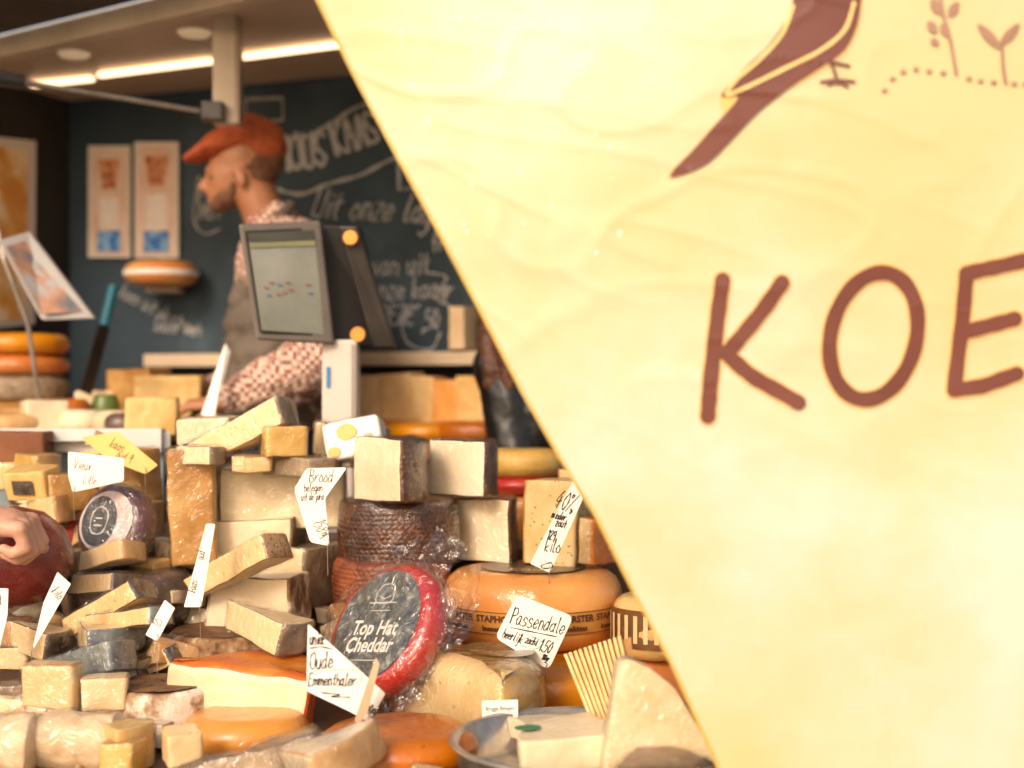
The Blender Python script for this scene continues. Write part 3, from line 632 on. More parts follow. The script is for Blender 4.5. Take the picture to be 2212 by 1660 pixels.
# ------------------------------------------------------------ price signs
card(1153,1366,2.26,[(-36,82),(86,34),(32,-82),(-84,-12)],(('Passendale',-54,20,35,-12,ink,.50),('heerlijk',-70,-10,20,-18,ink,.47),('zacht',-20,-22,17,-18,ink,.46),('1.50',8,-38,26,-18,ink,.50),('100gr',16,-58,12,-18,ink,.45),
 (((-50,10),(10,-2),(50,-10)),0,0,0,0),(((-28,-18),(-4,-10),(18,-22),(4,-36),(-24,-30),(-28,-18)),0,0,0,0,inkg)),rr=16,label='white rounded card reading Passendale with curly script',thin=2.2)
card(735,1447,1.98,[(-70,100),(-73,-46),(15,-88),(62,-112),(98,-52)],(('uniek',-67,54,28,2,ink,.38),('Oude',-68,2,36,2,ink,.5),('Emmenthaler',-70,-34,26,0,ink,.5),
 (((-66,46),(-40,49),(-16,44)),0,0,0,0),(((-60,-4),(-20,-2),(30,0),(46,-20),(20,-34),(-40,-42),(-64,-34)),0,0,0,0,inkg),(((-40,-50),(0,-54),(-20,-58),(20,-60)),0,0,0,0),('100g',50,-94,20,-4)),rr=5,label='white card reading Oude Emmenthaler in black script',thin=2.6)
card(797,1492,1.95,[(20,75),(28,60),(-6,-50),(-30,-78),(-38,-70)],(),mat=M('card_back','C09878','D4B08E',6,.6),rr=3,label='brownish back of a folded price card',wire=False,tilt=6,yaw=-20)
card(1200,1138,2.42,[(38,100),(60,62),(-12,-100),(-55,-80)],(('40%',-8,42,42,-18,ink,.5),('minder',-10,20,17,-14,ink,.45),('zout',-2,2,18,-12,ink,.5),('129',-20,-26,20,-10),('kilo',-26,-52,28,-8),(((-30,-84),(-10,-78),(-8,-88),(-26,-90),(-30,-84)),0,0,0,0)),label='tall white card reading forty percent less salt',thin=2.3,rr=4)
card(690,1092,2.36,[(-28,80),(60,82),(12,15),(22,-88),(-20,-80),(-55,35)],(('Brood',-24,50,28,0),('belegen',-34,30,17,2),('uit de jura',-40,10,16,3,ink,.45),('158',-14,-34,26,-70,ink,.6),('gr',4,-64,18,-30)),label='curled white card with cheese name',thin=1.4,rr=8)
card(207,1018,2.5,[(-60,42),(61,28),(60,-22),(-50,-46),(-60,-10)],(('Vieux',-50,6,22,-8,ink,.55),('Lille',-28,-26,18,-6)),label='white price card in front of yellow wedge',thin=1.1,rr=4)
card(255,975,2.62,[(-80,30),(0,42),(86,-30),(60,-50),(-20,-20)],(('kaas',-20,10,22,-24),('oud 9',-6,-12,20,-24)),mat=ypaper,label='yellow handwritten price card',thin=1.2,rr=3)
card(431,1222,2.28,[(14,90),(34,90),(4,-90),(-34,-90)],(('kaas',-10,-60,18,78),('oud',8,10,18,78)),label='narrow white price card seen at an angle',thin=1.4,rr=3)
card(110,1322,2.2,[(14,86),(43,60),(-42,-88),(-16,20)],(('kilo',0,44,20,-50),),label='triangular white price card',thin=1.5,rr=2)
card(346,1342,2.16,[(10,46),(32,28),(-6,-44),(-32,-30)],(('125',-4,-16,20,60),),label='small tilted white price card',thin=1.2,rr=3)
card(2,1350,2.2,[(-30,80),(16,78),(14,20),(-10,-80),(-30,-60)],(('oud',-22,40,22,10),('gr',-16,0,20,10)),label='white price card at the stall edge',thin=1.5,rr=3)
# ------------------------------------------------------------ scale with display
sc=empty('counter_scale',at(737,905,3.1)); top(sc,'shop scale with tilted touch screen on white pole','scale')
def sp(o): return child(o,sc,True)
zp=at(737,745,3.1).z
sp(box('pole',px(76,3.1),.06,zp-1.06+.02,M('scale_white','C4B9AE','D0C6BC',3,.4),(at(737,0,3.1).x,3.1,(zp+1.06)/2),.006))
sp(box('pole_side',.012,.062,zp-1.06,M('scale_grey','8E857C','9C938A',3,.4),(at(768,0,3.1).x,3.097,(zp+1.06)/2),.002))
sp(box('pole_sticker',.008,.002,.045,M('sticker_blue','2A6FA8','3580B8',5,.4),at(709,815,3.067),0))
def quadplate(name,c,th,mat,d_off=0):
    f=[at(*q) for q in c]; b=[p+Vector((0,th,0)) for p in f]
    V=f+b; Fc=[(0,1,2,3),(7,6,5,4)]+[(i,i+4,(i+1)%4+4,(i+1)%4) for i in range(4)]
    o=mesh_obj(name,V,Fc,[mat],smooth=False); m=o.modifiers.new('b','BEVEL'); m.width=.006; m.segments=3; return o
greyp=M('grey_plastic','5E5650','6E665E',8,.4,.03,100)
hc=[(514,484,3.0),(692,476,3.05),(722,744,3.05),(552,734,3.0)]
sp(quadplate('screen_housing',hc,.035,greyp))
def inset(c,f,dd):
    cu=sum(q[0] for q in c)/4;cv=sum(q[1] for q in c)/4
    return [(cu+(q[0]-cu)*f[0],cv+(q[1]-cv)*f[1],q[2]+dd) for q in c]
def flat(name,c,mat):
    return mesh_obj(name,[at(*q) for q in c],[(0,1,2,3)],[mat],smooth=False)
sp(flat('screen_rim',inset(hc,(.86,.88),-.002),blackp))
sp(flat('touch_screen',inset(hc,(.80,.84),-.005),M('screen_face','75786E','90928A',5,.2,0,emit=.04)))
def onscr(a,b,off=-.008):
    C4=inset(hc,(.80,.84),off); 
    P=[at(*q) for q in C4]; return (P[0]*(1-a)+P[1]*a)*(1-b)+(P[3]*(1-a)+P[2]*a)*b
def scrq(a0,a1,b0,b1,mat,nm='screen_graphic'):
    sp(mesh_obj(nm,[onscr(a0,b0),onscr(a1,b0),onscr(a1,b1),onscr(a0,b1)],[(0,1,2,3)],[mat],smooth=False))
scrq(.0,1,.0,.09,M('screen_bar','3E3E36','4A4A40',10,.4)); scrq(0,1,.1,.15,M('screen_bar2','7A7A5C','88865E',10,.4)) 
for i,(a,b,m_) in enumerate(((.12,.55,'r'),(.22,.50,'r'),(.34,.52,'b'),(.3,.62,'r'),(.46,.5,'r'),(.5,.57,'r'),(.15,.63,'b'),(.4,.6,'r'),(.78,.52,'r'),(.8,.6,'b'))):
    scrq(a,a+.08,b,b+.014,M('screen_red','A0483A','A0483A',5,.4) if m_=='r' else M('screen_blue','4A7088','4A7088',5,.4))
rbk=M('rear_black','120F0E','1C1816',20,.5,.05,120)
sp(quadplate('rear_housing',[(686,484,3.095),(776,488,3.11),(850,752,3.14),(716,750,3.095)],.05,rbk))
sp(quadplate('housing_edge',[(730,487,3.04),(772,488,3.04),(856,752,3.08),(806,754,3.07)],.03,M('dark_grey_plastic','241F1C','3A332E',8,.35)))
am=M('amber_cap','D98A2E','E8A044',5,.35,0)
for u,v in ((757,514),(773,723)):
    bm=bmesh.new(); bmesh.ops.create_cone(bm,cap_ends=True,segments=28,radius1=.017,radius2=.015,depth=.01)
    me=bpy.data.meshes.new('round_cap'); bm.to_mesh(me); bm.free(); me.materials.append(am); o=link(bpy.data.objects.new('round_cap',me)); o.location=at(u,v,3.028); rot(o,90,0,0); sp(o)
# ------------------------------------------------------------ side counter
so=empty('side_counter',(-1.2,3.6,.5)); top(so,'chilled side counter with white metal edge','counter')
E1=Vector((-1.52,4.6,1.48)); E2=Vector((-.74,3.02,1.48)); 
P5=[E1,E2,Vector((-1.2,2.95,1.48)),Vector((-2.1,3.3,1.48)),Vector((-1.75,4.1,1.48))]
wm=M('white_metal','C2BEB8','D2CEC8',4,.4)
child(poly_sheet('counter_top',P5,wm),so,True)
child(beam('counter_edge',E1,E2,.03,.035,wm),so,True)
E3=Vector((-1.9,3.12,1.48)); child(beam('counter_edge',E2,E3,.03,.05,wm),so,True)
child(mesh_obj('counter_front',[E1,E2,E2-up*.95,E1-up*.95],[(0,1,2,3)],[M('blue_grey_panel','6E7E86','7E8E96',4,.4)],smooth=False),so,True)
child(mesh_obj('counter_front',[E2+Vector((0,.01,0)),E3+Vector((0,.01,0)),E3-up*.95,E2-up*.95],[(0,1,2,3)],[MATS['blue_grey_panel']],smooth=False),so,True)
def onside(u,d,r,h,mats,lab,kind='w',**k):
    v=830+(EYE-(1.482+h/2))*K/d
    if kind=='w': o=whl(u,v,d,r,h,mats,label=lab,**k)
    else:
        o=solid('cheese_block',rect(r*2,r*1.6),h,mats,taper=.08,ns=.002); o.location=at(u,v,d); rot(o,0,0,k.get('rz',10)); top(o,lab,'cheese')
    o['group']='cheeses on the side counter'; return o
bl=MATS['rind_bloomy']
onside(180,3.5,.044,.055,[white],'small white round cheese'); onside(245,3.4,.04,.055,[bl],'small white round cheese'); onside(268,3.34,.036,.05,[darkw],'small dark round cheese')
onside(330,3.28,.058,.085,[yell,yell],'yellow cheese block on white counter','b'); onside(95,3.5,.05,.08,[greyr,white],'pale cheese block on white counter','b',rz=30)
onside(60,3.7,.09,.06,[tanr],'brown cheese wheel on white counter'); onside(20,3.5,.09,.05,[tanr],'tan cheese wheel on white counter'); onside(140,3.8,.06,.08,[redor],'reddish cheese on white counter'); onside(215,4.0,.06,.1,[tanr,cream],'cream cheese on white counter','b')
for i,(mm_,hh) in enumerate((([tanr],.07),([greyr],.07),([orng2],.055),([orange],.06))):
    z=1.482+[0,.072,.144,.2][i]; o=whl(45,0,4.0,.125,hh,mm_,label='cheese wheel stacked on the side counter',er=.02); o.location=(at(45,0,4.05).x,4.05,z+hh/2); o['group']='cheeses on the side counter'
onside(370,3.9,.09,.14,[yell,yell],'large yellow cheese block','b',rz=5); onside(300,4.0,.07,.16,[tanr,tanr],'brown cheese block on white counter','b',rz=-20)
j_=onside(228,3.85,.03,.09,[M('jar_green','5A6E32','6E8042',5,.3)],'small green jar on the side counter',er=.006,name='green_jar'); j_['category']='jar'
onside(280,4.2,.06,.12,[redw],'red waxed cheese on white counter')
dv=empty('slicer_scale',at(110,690,3.55)); top(dv,'tilted white framed display on thin stand','display')
f4=[(62,500,3.62),(-5,520,3.5),(90,692,3.45),(204,688,3.55)]
child(quadplate('display_frame',f4,.02,wm),dv,True)
child(flat('display_face',inset(f4,(.8,.84),-.006),M('display_face','5E7F90','C8D4D8',9,.2,0,c3='D8A080')),dv,True)
child(tube('stand_arm',[at(0,540,3.6),at(60,700,3.6),at(90,900,3.7)],.006,steel),dv,True); child(tube('stand_arm',[at(-20,430,3.6),at(10,560,3.6)],.006,steel),dv,True)
kr=empty('standing_knife',at(200,860,3.9)); top(kr,'long knife with blue handle standing in block','knife')
child(tube('knife_handle',[at(245,620,4.0),at(225,705,3.95)],.014,M('blue_plastic','1A5A6E','246878',5,.4)),kr,True)
child(beam('knife_blade',at(225,705,3.95),at(185,850,3.9),.004,.04,dsteel),kr,True)
def onback(u,t,w,h,mats,lab,kind='b',z=1.44,rz=-22):
    p=wallpt(u,800,t)
    if kind=='w': o=solid('round_cheese',circle(w/2),h,mats,er=.02,bulge=.006)
    else: o=solid('cheese_block',rect(w,.1),h,mats,taper=.08,ns=.002)
    o.location=(p.x,p.y,z+h/2+.001); rot(o,0,0,rz); top(o,lab,'cheese','cheeses on the back counter')
for u,w_,h_,m_,k_ in ((410,.16,.12,[yell,yell],'b'),(480,.1,.14,[tanr,yell],'b'),(800,.12,.185,[orng2,goud],'b'),(868,.10,.19,[goud,goud],'b'),(925,.08,.18,[orng2,yell],'b'),(975,.08,.17,[orng2,orange],'b'),(1025,.08,.18,[tanr,yell],'b'),(1075,.08,.17,[tanr,goud],'b'),(700,.12,.16,[orng2,yell],'b'),(1150,.2,.1,[orange],'w')):
    onback(u,.2,w_,h_,m_,'cut cheese on back counter',k_)
for u,w_,h_,m_ in ((820,.26,.06,[orng2]),(930,.26,.055,[orange]),(1040,.26,.06,[orng2])): onback(u,.34,w_,h_,m_,'flat orange cheese wheel','w',1.44)
onback(1000,.07,.05,.13,[tanr,cream],'cream cheese on wall shelf',z=1.696)
# ------------------------------------------------------------ people
def blob(name,balls,chains,mat,vox=.008,smooth=3,wrk=0,wsz=.05):
    bm=bmesh.new()
    def ball(p,r,rotm=None):
        g_=bmesh.ops.create_icosphere(bm,subdivisions=2,radius=1)['verts']
        for v in g_:
            c=Vector((v.co.x*r[0],v.co.y*r[1],v.co.z*r[2]))
            if rotm: c=rotm@c
            v.co=c+p
    for b in balls:
        p,r=b[0],b[1]; r=(r,r,r) if not isinstance(r,tuple) else r
        ball(p,r,b[2] if len(b)>2 else None)
    for ch_ in chains:
        for i in range(len(ch_)-1):
            (a,ra),(b,rb_)=ch_[i],ch_[i+1]; L_=(b-a).length; n=max(2,int(L_/(min(ra,rb_)*.3)))
            for j in range(n+1):
                t=j/n; r=ra+(rb_-ra)*t; ball(a.lerp(b,t),(r,r,r))
    me=bpy.data.meshes.new(name); bm.to_mesh(me); bm.free(); me.materials.append(mat)
    o=link(bpy.data.objects.new(name,me))
    m=o.modifiers.new('r','REMESH'); m.mode='VOXEL'; m.voxel_size=vox; m.use_smooth_shade=True
    m=o.modifiers.new('s','SMOOTH'); m.iterations=smooth; m.factor=.5
    if wrk:
        tx=bpy.data.textures.new(name+'_folds','CLOUDS'); tx.noise_scale=wsz; tx.noise_depth=2
        m=o.modifiers.new('d','DISPLACE'); m.texture=tx; m.strength=wrk; m.mid_level=.5
    return o
def handch(wrist,fwd,down,side,curl=.5,s=1.0):
    fwd=fwd.normalized();side=(side-fwd*side.dot(fwd)).normalized();down=fwd.cross(side)*(1 if fwd.cross(side).dot(down)>0 else -1)
    ch_=[];pe=wrist+fwd*.085*s
    for k in range(4):
        o_=side*(.030-.020*k)*s; ch_.append([(wrist+fwd*.012*s+o_*.5,.017*s),(pe+o_,.0125*s)])
        ln=(.075,.085,.08,.062)[k]*s; p=pe+o_; ang=0; c2=[(p,.0105*s)]
        for j,(f_,r_) in enumerate(((.45,.0095),(.32,.0088),(.23,.0075))):
            ang+=curl*(1.0,1.15,.8)[j]*(1+.06*k); p=p+(fwd*math.cos(ang)+down*math.sin(ang))*ln*f_; c2.append((p,r_*s))
        ch_.append(c2)
    t0=wrist+fwd*.025*s+side*.022*s; t1=t0+(fwd*.6+side*.7+down*.3).normalized()*.04*s; t2=t1+(fwd*.8+side*.15+down*.5).normalized()*.032*s; t3=t2+(fwd*.75-side*.1+down*.6).normalized()*.026*s
    ch_.append([(t0,.015*s),(t1,.0115*s),(t2,.0105*s),(t3,.0085*s)])
    return ch_
def ry(a): return Matrix.Rotation(rad(a),3,'Y')
m_=at
hd=[(m_(532,345,3.9),(.092,.074,.10)),(m_(500,380,3.9),(.070,.064,.082)),(m_(484,422,3.9),(.044,.045,.035)),(m_(474,442,3.9),(.024,.028,.018)),
 (m_(455,370,3.9),(.014,.042,.012)),(m_(455,427,3.9),(.010,.020,.006)),(m_(457,435,3.9),(.010,.018,.006)),(m_(520,385,3.828),(.016,.010,.03),ry(-15)),(m_(520,385,3.972),(.016,.010,.03),ry(-15)),(m_(520,415,3.9),(.05,.05,.04))]
nose=[[(m_(456,374,3.9),.009),(m_(443,392,3.9),.010),(m_(435,405,3.9),.011)],[(m_(435,405,3.9),.011),(m_(450,410,3.9),.013)]]
neck=[[(m_(545,400,3.9),.058),(m_(572,470,3.9),.060),(m_(595,520,3.9),.075)]]
tb=[(m_(620,590,3.9),(.130,.18,.14)),(m_(620,700,3.9),(.130,.165,.16)),(m_(612,840,3.9),(.125,.16,.15)),(m_(625,530,3.9),(.100,.20,.065))]
nS,nE,nW=m_(648,545,3.70),m_(700,785,3.60),m_(478,872,3.62)
fS,fE,fW=m_(600,548,4.08),m_(575,745,4.14),m_(452,850,4.0)
hipz=1.42
legs=[[(Vector((-.64,3.80,hipz)),.10),(Vector((-.65,3.80,1.0)),.065),(Vector((-.62,3.80,.60)),.042),(Vector((-.62,3.8,.55)),.04),(Vector((-.78,3.79,.535)),.035)],
      [(Vector((-.64,4.0,hipz)),.10),(Vector((-.66,4.0,1.0)),.065),(Vector((-.63,4.0,.60)),.042),(Vector((-.63,4.0,.55)),.04),(Vector((-.79,4.01,.535)),.035)]]
arms=[[(nS,.055),(nE,.042),(nW,.027)],[(fS,.055),(fE,.042),(fW,.027)]]
hands=handch(nW,Vector((-1,0,-.05)),Vector((0,0,-1)),Vector((0,1,.2)),.55)+handch(fW,Vector((-1,-.2,0)),Vector((0,0,-1)),Vector((0,-1,.2)),.5)
man=blob('person',hd+tb,nose+neck+legs+arms+hands,skin2,.0065,2)
top(man,'man in orange flat cap, checked shirt and brown apron looking aside','person')
def addc(o,p): child(o,p,True); return o
shirtm=M('checked_shirt','E0CDB5','E0CDB5',5,.8,.1)
nt=shirtm.node_tree; b=nt.nodes['Principled BSDF']; ck=nt.nodes.new('ShaderNodeTexChecker'); ck.inputs['Scale'].default_value=88
ck.inputs['Color1'].default_value=lin('D8C2B0'); ck.inputs['Color2'].default_value=lin('7C3A2C'); tcn=nt.nodes.new('ShaderNodeTexCoord'); nt.links.new(tcn.outputs['Object'],ck.inputs['Vector']); nt.links.new(ck.outputs['Color'],b.inputs['Base Color'])
ws=nW.lerp(nE,.12); wf_=fW.lerp(fE,.15)
addc(blob('shirt',[(p,tuple(x+.014 for x in r)) for p,r in tb]+[(nE+Vector((-.03,0,0)),.088)],[[(nS,.085),(nE,.080),(nW.lerp(nE,.5),.070),(ws,.046)],[(fS,.07),(fE,.056),(wf_,.04)],[(m_(582,490,3.9),.068),(m_(606,525,3.9),.092)]],shirtm,.008,2,.03,.06),man)
addc(blob('trousers',[(Vector((-.64,3.9,1.42)),(.13,.17,.12))],[[(p,r+.014) for p,r in l[:3]] for l in legs],M('trousers_dark','20201F','2A2A28',10,.8),.01,2),man)
for l in legs: addc(blob('shoe',[],[[(l[3][0]+Vector((0,0,-.005)),.046),(l[4][0],.040)]],blackp,.008),man)
apm=M('apron_brown','564C42','6C6054',14,.8,.15)
addc(blob('apron',[(m_(596,700,3.88),(.146,.162,.10)),(m_(592,770,3.88),(.150,.168,.12)),(m_(588,850,3.88),(.155,.175,.2)),(Vector((-.68,3.9,1.25)),(.13,.165,.22))],[[(m_(522,650,3.8),.035),(m_(538,600,3.8),.028),(m_(590,500,3.785),.024),(m_(625,445,3.86),.018)],[(m_(530,640,3.97),.03),(m_(590,500,3.97),.02),(m_(625,445,3.94),.018)]],apm,.008,2,.02,.08),man)
addc(blob('collar',[],[[(m_(560,482,3.84),.02),(m_(600,450,3.85),.022),(m_(625,462,3.9),.02),(m_(600,450,3.95),.022)]],shirtm,.006,2),man)
capm=M('cap_orange','A24824','BE6034',30,.85,.4,150)
addc(blob('flat_cap',[(m_(542,294,3.9),(.096,.098,.060),ry(8)),(m_(500,306,3.9),(.102,.096,.044),ry(-20)),(m_(455,324,3.9),(.068,.080,.026),ry(-24)),(m_(424,336,3.9),(.038,.058,.011),ry(-26)),(m_(576,320,3.9),(.058,.086,.048))],[],capm,.006,2,.012,.05),man)
hairm=M('hair_cropped','5E3C28','7E5640',60,.9,.3)
addc(blob('hair',[(m_(562,362,3.9),(.056,.073,.064)),(m_(585,345,3.9),(.04,.06,.05)),(m_(542,368,3.9),(.026,.071,.04))],[],hairm,.006,1),man)
addc(blob('beard',[(m_(474,442,3.9),(.029,.040,.024)),(m_(490,430,3.9),(.040,.056,.030)),(m_(510,408,3.9),(.020,.064,.040))],[],M('stubble','64422E','80583E',60,.9,.3),.006,1),man)
for yy in (3.862,3.938):
    b_=bmesh.new(); bmesh.ops.create_icosphere(b_,subdivisions=2,radius=.009); me=bpy.data.meshes.new('eye'); b_.to_mesh(me); b_.free(); me.materials.append(M('eye','4A3428','201810',3,.3,0))
    e=link(bpy.data.objects.new('eye',me)); e.location=m_(460,384,yy); addc(e,man)
kf=empty('cheese_knife',nW+Vector((-.05,0,0))); top(kf,'wide shiny blade held upright by the man','knife')
child(quadplate('blade',[(487,742,3.55),(498,760,3.55),(462,902,3.5),(434,898,3.5)],.003,M('blade_bright','D5CEC4','E5DFD6',6,.2,0,metal=.3)),kf,True)
child(tube('handle',[at(448,900,3.52),at(430,960,3.52)],.014,blackp),kf,True)
# woman in black jacket
wsk=M('skin_woman','C08A68','D09A78',8,.5)
H=at(1125,565,3.62)
wb=[(H,(.075,.09,.11)),(H+Vector((-.01,-.05,-.05)),(.055,.05,.06)),(H+Vector((0,-.1,-.02)),(.012,.018,.016)),(H+Vector((.07,.02,-.38)),(.14,.1,.14)),(H+Vector((.08,.02,-.60)),(.13,.1,.15)),(H+Vector((.09,.02,-.82)),(.15,.12,.12))]
aS,aE,aW=H+Vector((-.05,0,-.27)),H+Vector((-.0,-.06,-.56)),H+Vector((.06,-.22,-.60))
bS,bE,bW=H+Vector((.22,0,-.30)),H+Vector((.28,-.02,-.56)),H+Vector((.18,-.22,-.60))
wl=[[(H+Vector((dx,.02,-.82)),.08),(H+Vector((dx,.0,-1.12)),.055),(Vector((H.x+dx,H.y+.02,.56)),.038),(Vector((H.x+dx,H.y-.11,.53)),.03)] for dx in (.02,.16)]
wc=[[(H+Vector((0,.01,-.08)),.05),(H+Vector((.05,.02,-.25)),.055),(H+Vector((.08,.02,-.36)),.08)],[(aS,.045),(aE,.036),(aW,.024)],[(bS,.045),(bE,.036),(bW,.024)]]+wl
wc+=handch(aW,Vector((.3,-1,0)),Vector((0,0,-1)),Vector((1,0,0)),.5,.9)+handch(bW,Vector((-.3,-1,0)),Vector((0,0,-1)),Vector((-1,0,0)),.5,.9)
wo=blob('person',wb,wc,wsk,.008,2); top(wo,'person with long brown hair wearing a black leather jacket','person')
jm=M('jacket_black','121212','1E1E1D',8,.42,.3,20)
addc(blob('jacket',[(p,tuple(x+.02 for x in r)) for p,r in wb[3:]],[[(aS,.078),(aE,.066),(aW.lerp(aE,.1),.042)],[(bS,.07),(bE,.06),(bW.lerp(bE,.1),.045)]],jm,.007,3,.02,.08),wo)
addc(blob('trousers',[],[[(p,r+.02) for p,r in l[:3]] for l in wl],M('trousers_dark','20201F'),.012,1),wo)
hch=[[(H+Vector((-.06,0,-.05)),.05),(H+Vector((-.066,-.02,-.18)),.046),(H+Vector((-.070,-.045,-.28)),.036),(H+Vector((-.068,-.06,-.36)),.014)],[(H+Vector((-.03,-.03,-.08)),.045),(H+Vector((-.035,-.06,-.22)),.04),(H+Vector((-.03,-.075,-.32)),.016)]]
addc(blob('hair',[(H+Vector((0,.02,.03)),(.09,.095,.10)),(H+Vector((-.04,.02,-.1)),(.05,.07,.12))],hch+[[(H+Vector((.07,.02,-.05)),.04),(H+Vector((.09,-.05,-.25)),.035)]],M('hair_brown','3E2214','6A4028',80,.55,.8,120),.005,2,.012,.03),wo)
# customer hand
wr_=at(-78,1128,2.24)
cch=handch(wr_,Vector((1,.05,-.05)),Vector((.0,.3,-1)),Vector((.1,1,.1)),1.05,1.12)
ch_arm=[[(wr_,.030),(wr_+Vector((-.10,-.12,-.01)),.036),(wr_+Vector((-.22,-.26,-.04)),.046)]]
cu_=blob('person',[(wr_+Vector((.050,.005,.0)),(.052,.042,.026))],cch+ch_arm,skin,.0032,3); top(cu_,'bare hand of a customer reaching over the cheeses','person')
addc(blob('sleeve',[],[[(wr_+Vector((-.14,-.165,-.02)),.05),(wr_+Vector((-.24,-.285,-.045)),.058)]],M('sleeve_dark','2A2420','3A322C',20,.9),.006,2),cu_)
# ------------------------------------------------------------ banner
bn=empty('stall_banner',(.5,1.65,2.3)); top(bn,'glossy cream yellow vinyl banner printed with bird and brown letters','banner')
BD=1.66
edge=[(400,-560),(683,0),(760,158),(850,328),(955,520),(1045,690),(1125,845),(1205,985),(1285,1115),(1365,1275),(1452,1440),(1550,1660),(1720,2010),(1900,2360)]
def eu(v):
    for (a,b),(c,d) in zip(edge,edge[1:]):
        if v<=d: return a+(c-a)*(v-b)/(d-b)
    return edge[-1][0]
def bsurf(u,v,off=0):
    p=at(u,v,BD); x,z=p.x,p.z
    cr1=max(0,1-abs(noise.noise(Vector((x*5+z*4,z*9-x*2,11)))*6))**2
    cr2=max(0,1-abs(noise.noise(Vector((x*3-z*3,z*12+x*4,23)))*7))**2
    fade=.3+.7*max(0,min(1,(z-1.6)/.35))*max(.25,min(1,1-(x-.1)/.5))
    y=BD+.006*noise.noise(Vector((x*2.2+z*1.2,z*2.8,1)))+.0016*fade*noise.noise(Vector((x*8+z*6,z*13-x*5,4)))+.010*math.sin(x*2.2+z*1.5)-.0015*fade*cr1-.0011*cr2*fade
    return Vector((x,y-off,z))
V=[];F=[];nx,ny=250,250
for j in range(ny+1):
    v=-560+j*(2920)/ny; e=eu(v)
    for i in range(nx+1):
        u=e+(2600-e)*(i/nx); V.append(bsurf(u,v))
for j in range(ny):
    for i in range(nx):
        a=j*(nx+1)+i; F.append((a,a+nx+1,a+nx+2,a+1))
ban=M('banner_vinyl','D8CA92','E6E0CE',2.0,.22,.06,7,spec=1,transl=.2,c3='DFD5AE',lo=.36,hi=.62,bd=.006)
child(mesh_obj('banner_sheet',V,F,[ban]),bn,True)
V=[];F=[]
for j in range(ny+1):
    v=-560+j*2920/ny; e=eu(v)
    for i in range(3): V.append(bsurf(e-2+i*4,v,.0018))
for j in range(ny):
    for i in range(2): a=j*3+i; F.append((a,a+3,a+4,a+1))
child(mesh_obj('banner_hem_glow',V,F,[M('hem_glow_yellow','E6C05C','EECE7C',5,.4,.1,transl=.4)]),bn,True)  # glow along the hem, painted as a strip of saturated yellow
pm=M('banner_print_brown','63352A','724036',6,.3,.04,20,spec=.5); pm2=M('banner_print_faint','94705A','A27E68',6,.3,.04,20); gm=M('banner_print_gold','DCB868','E2C27C',6,.3,.02)
def rb_(name,strokes,w,mat,off): return child(ribbons(name,[[(x,-y) for x,y in s] for s in strokes],w,lambda x,y,k:bsurf(x,-y,off+(k%11)*.00006),mat,vary=.04),bn,True)
def dense(p,k=8):
    out=[]
    for a,b in zip(p,p[1:]):
        for j in range(k): out.append((a[0]+(b[0]-a[0])*j/k,a[1]+(b[1]-a[1])*j/k))
    return out+[p[-1]]
O_=[]
for i in range(49):
    t=2*math.pi*i/48; a=rad(13); X=92*math.cos(t);Y=139*math.sin(t); O_.append((1886+X*math.cos(a)-Y*math.sin(a),727+X*math.sin(a)+Y*math.cos(a)))
letters=[('letter_k',[dense([(1560,606),(1548,700),(1534,830),(1529,900)]),dense(spline([(1688,612),(1640,680),(1580,752)],4),2),dense(spline([(1566,762),(1620,810),(1680,845),(1724,870)],4),2)]),
 ('letter_o',[O_]),('letter_e',[dense([(2206,565),(2150,578),(2084,592)]),dense([(2084,592),(2076,700),(2060,843)]),dense([(2060,843),(2120,835),(2194,808)]),dense([(2074,720),(2120,708),(2188,690)])])]
for nm,s in letters:
    rb_('letter_outline',s,40,gm,.0014); rb_(nm,s,33,pm,.0022)
def fillp(name,pts,mat,off,fine=18):
    P=dense(pts+[pts[0]],2)[:-1]
    bm=bmesh.new(); vs=[bm.verts.new((x,-y,0)) for x,y in P]; f=bm.faces.new(vs)
    bmesh.ops.triangulate(bm,faces=[f]); 
    for _ in range(4):
        es=[e for e in bm.edges if e.calc_length()>18]
        if es: bmesh.ops.subdivide_edges(bm,edges=es,cuts=1); bmesh.ops.triangulate(bm,faces=bm.faces[:])
    for v in bm.verts: v.co=bsurf(v.co.x,-v.co.y,off)
    me=bpy.data.meshes.new(name); bm.to_mesh(me); bm.free(); me.materials.append(mat); o=link(bpy.data.objects.new(name,me)); return child(o,bn,True)
bird=spline([(1722,-60),(1708,10),(1694,50),(1655,105),(1605,152),(1570,190),(1556,214),(1592,214),(1545,270),(1492,330),(1458,364),(1447,384),(1480,378),(1530,354),(1582,302),(1632,250),(1694,200),(1762,156),(1818,116),(1846,62),(1856,0),(1872,-60),(1905,-110),(1880,-160),(1800,-170),(1750,-120),(1722,-60)],3)[:-1]
fillp('bird_outline',[(x+(4 if x>1700 else -4),y+3) for x,y in bird],gm,.0014)
fillp('bird_silhouette',bird,pm,.0024)
rb_('wing_line',[spline([(1708,20),(1684,80),(1635,135),(1588,175),(1566,205)],6),spline([(1838,15),(1818,72),(1766,116),(1694,152),(1612,192),(1568,210)],6)],9,M('print_pale_gold','DDBA74','E4C484',6,.4),.0036)
rb_('bird_leg',[dense([(1784,128),(1796,155),(1806,186)]),dense([(1770,182),(1806,178),(1840,182)]),dense([(1792,140),(1828,148)]),dense([(1785,188),(1806,180),(1825,192)])],7,pm,.0024)
rb_('plant_stem',[spline([(2022,-60),(2026,20),(2044,90),(2058,166)],5),spline([(2156,112),(2158,150),(2164,186)],4)],7,pm2,.0024)
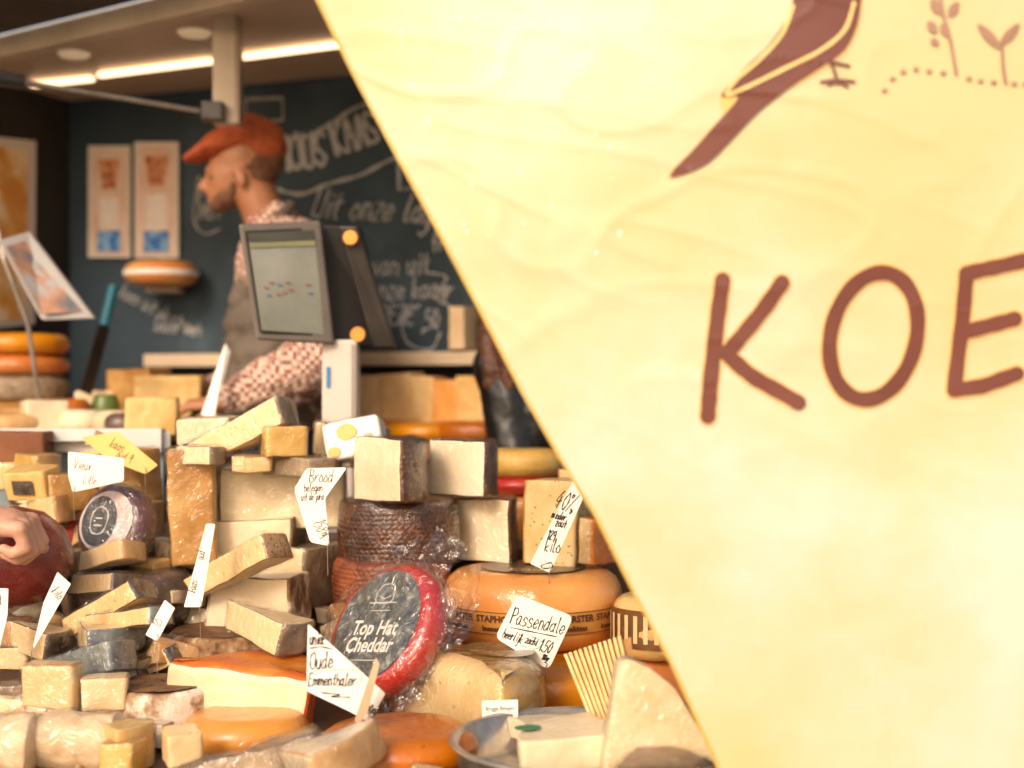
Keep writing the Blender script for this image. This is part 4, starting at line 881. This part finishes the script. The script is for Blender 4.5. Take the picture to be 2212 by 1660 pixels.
def leaf(cx,cy,l,w,a):
    p=[]; a=rad(a)
    for i in range(16):
        t=2*math.pi*i/16; X=l*math.cos(t);Y=w*math.sin(t)*(1-abs(math.cos(t))*.25); p.append((cx+X*math.cos(a)-Y*math.sin(a),cy+X*math.sin(a)+Y*math.cos(a)))
    fillp('plant_leaf',p,pm2,.0024)
for L_ in ((2014,22,19,11,60),(2052,28,19,11,-60),(2010,-14,16,9,70),(2050,-12,16,9,-60),(2006,66,16,10,60),(2032,72,16,9,70),(2012,98,11,8,40),(2128,86,36,11,48),(2172,82,32,11,-48)): leaf(*L_)
dts=[(1905,201),(1922,176),(1945,161),(1972,156),(2000,160),(2030,164),(2085,176),(2110,181),(2138,184),(2182,187),(2206,188)]
for x,y in dts: rb_('printed_dot',[[(x-2,y),(x+2,y)]],9,pm2,.0024)
child(beam('banner_bar',bsurf(420,-575)+up*.01,bsurf(2600,-575)+up*.01,.03,.03,alu),bn,True)
bm=bmesh.new()  # small white domes added to stand for sparkles on the vinyl
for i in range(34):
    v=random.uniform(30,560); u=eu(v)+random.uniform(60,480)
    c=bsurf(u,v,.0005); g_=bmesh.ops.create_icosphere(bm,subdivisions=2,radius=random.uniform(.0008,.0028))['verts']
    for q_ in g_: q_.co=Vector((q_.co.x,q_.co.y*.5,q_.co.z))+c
me=bpy.data.meshes.new('sparkle_dots'); bm.to_mesh(me); bm.free(); me.materials.append(M('sparkle_white','F8F4F0','F8F4F0',5,.08,0,spec=1)); wd=link(bpy.data.objects.new('sparkle_dots',me)); wd['kind']='stuff'; child(wd,bn,True)
# ------------------------------------------------------------ light
w=bpy.data.worlds.new('World'); bpy.context.scene.world=w; w.use_nodes=True; nt=w.node_tree
sk=nt.nodes.new('ShaderNodeTexSky'); sk.sky_type='NISHITA'; sk.sun_disc=False; sk.sun_elevation=rad(32); sk.sun_rotation=rad(205); sk.dust_density=3
mx=nt.nodes.new('ShaderNodeMixRGB'); mx.blend_type='MULTIPLY'; mx.inputs[0].default_value=1; mx.inputs[2].default_value=(1.8,1.52,1.26,1)
nt.links.new(sk.outputs[0],mx.inputs[1]); bgk=nt.nodes['Background']; nt.links.new(mx.outputs[0],bgk.inputs['Color']); bgk.inputs['Strength'].default_value=.15
sd=bpy.data.lights.new('sun','SUN'); sd.energy=1.95; sd.angle=rad(14); sd.color=(1,.90,.79); so_=link(bpy.data.objects.new('sun',sd))
az=rad(205); el=rad(32); dirv=Vector((math.sin(az)*math.cos(el),math.cos(az)*math.cos(el),math.sin(el))); so_.rotation_euler=dirv.to_track_quat('Z','Y').to_euler()
# ------------------------------------------------------------ camera
cd=bpy.data.cameras.new('camera'); cam=link(bpy.data.objects.new('camera',cd)); cam.location=(0,0,EYE); cam.rotation_euler=(rad(90),0,0)
cd.sensor_width=36; cd.lens=50; cd.clip_end=1000; cd.dof.use_dof=True; cd.dof.focus_distance=2.28; cd.dof.aperture_fstop=2.2
bpy.context.scene.camera=cam
sc_=bpy.context.scene; sc_.view_settings.view_transform='Standard'; sc_.view_settings.look='None'; sc_.view_settings.exposure=0
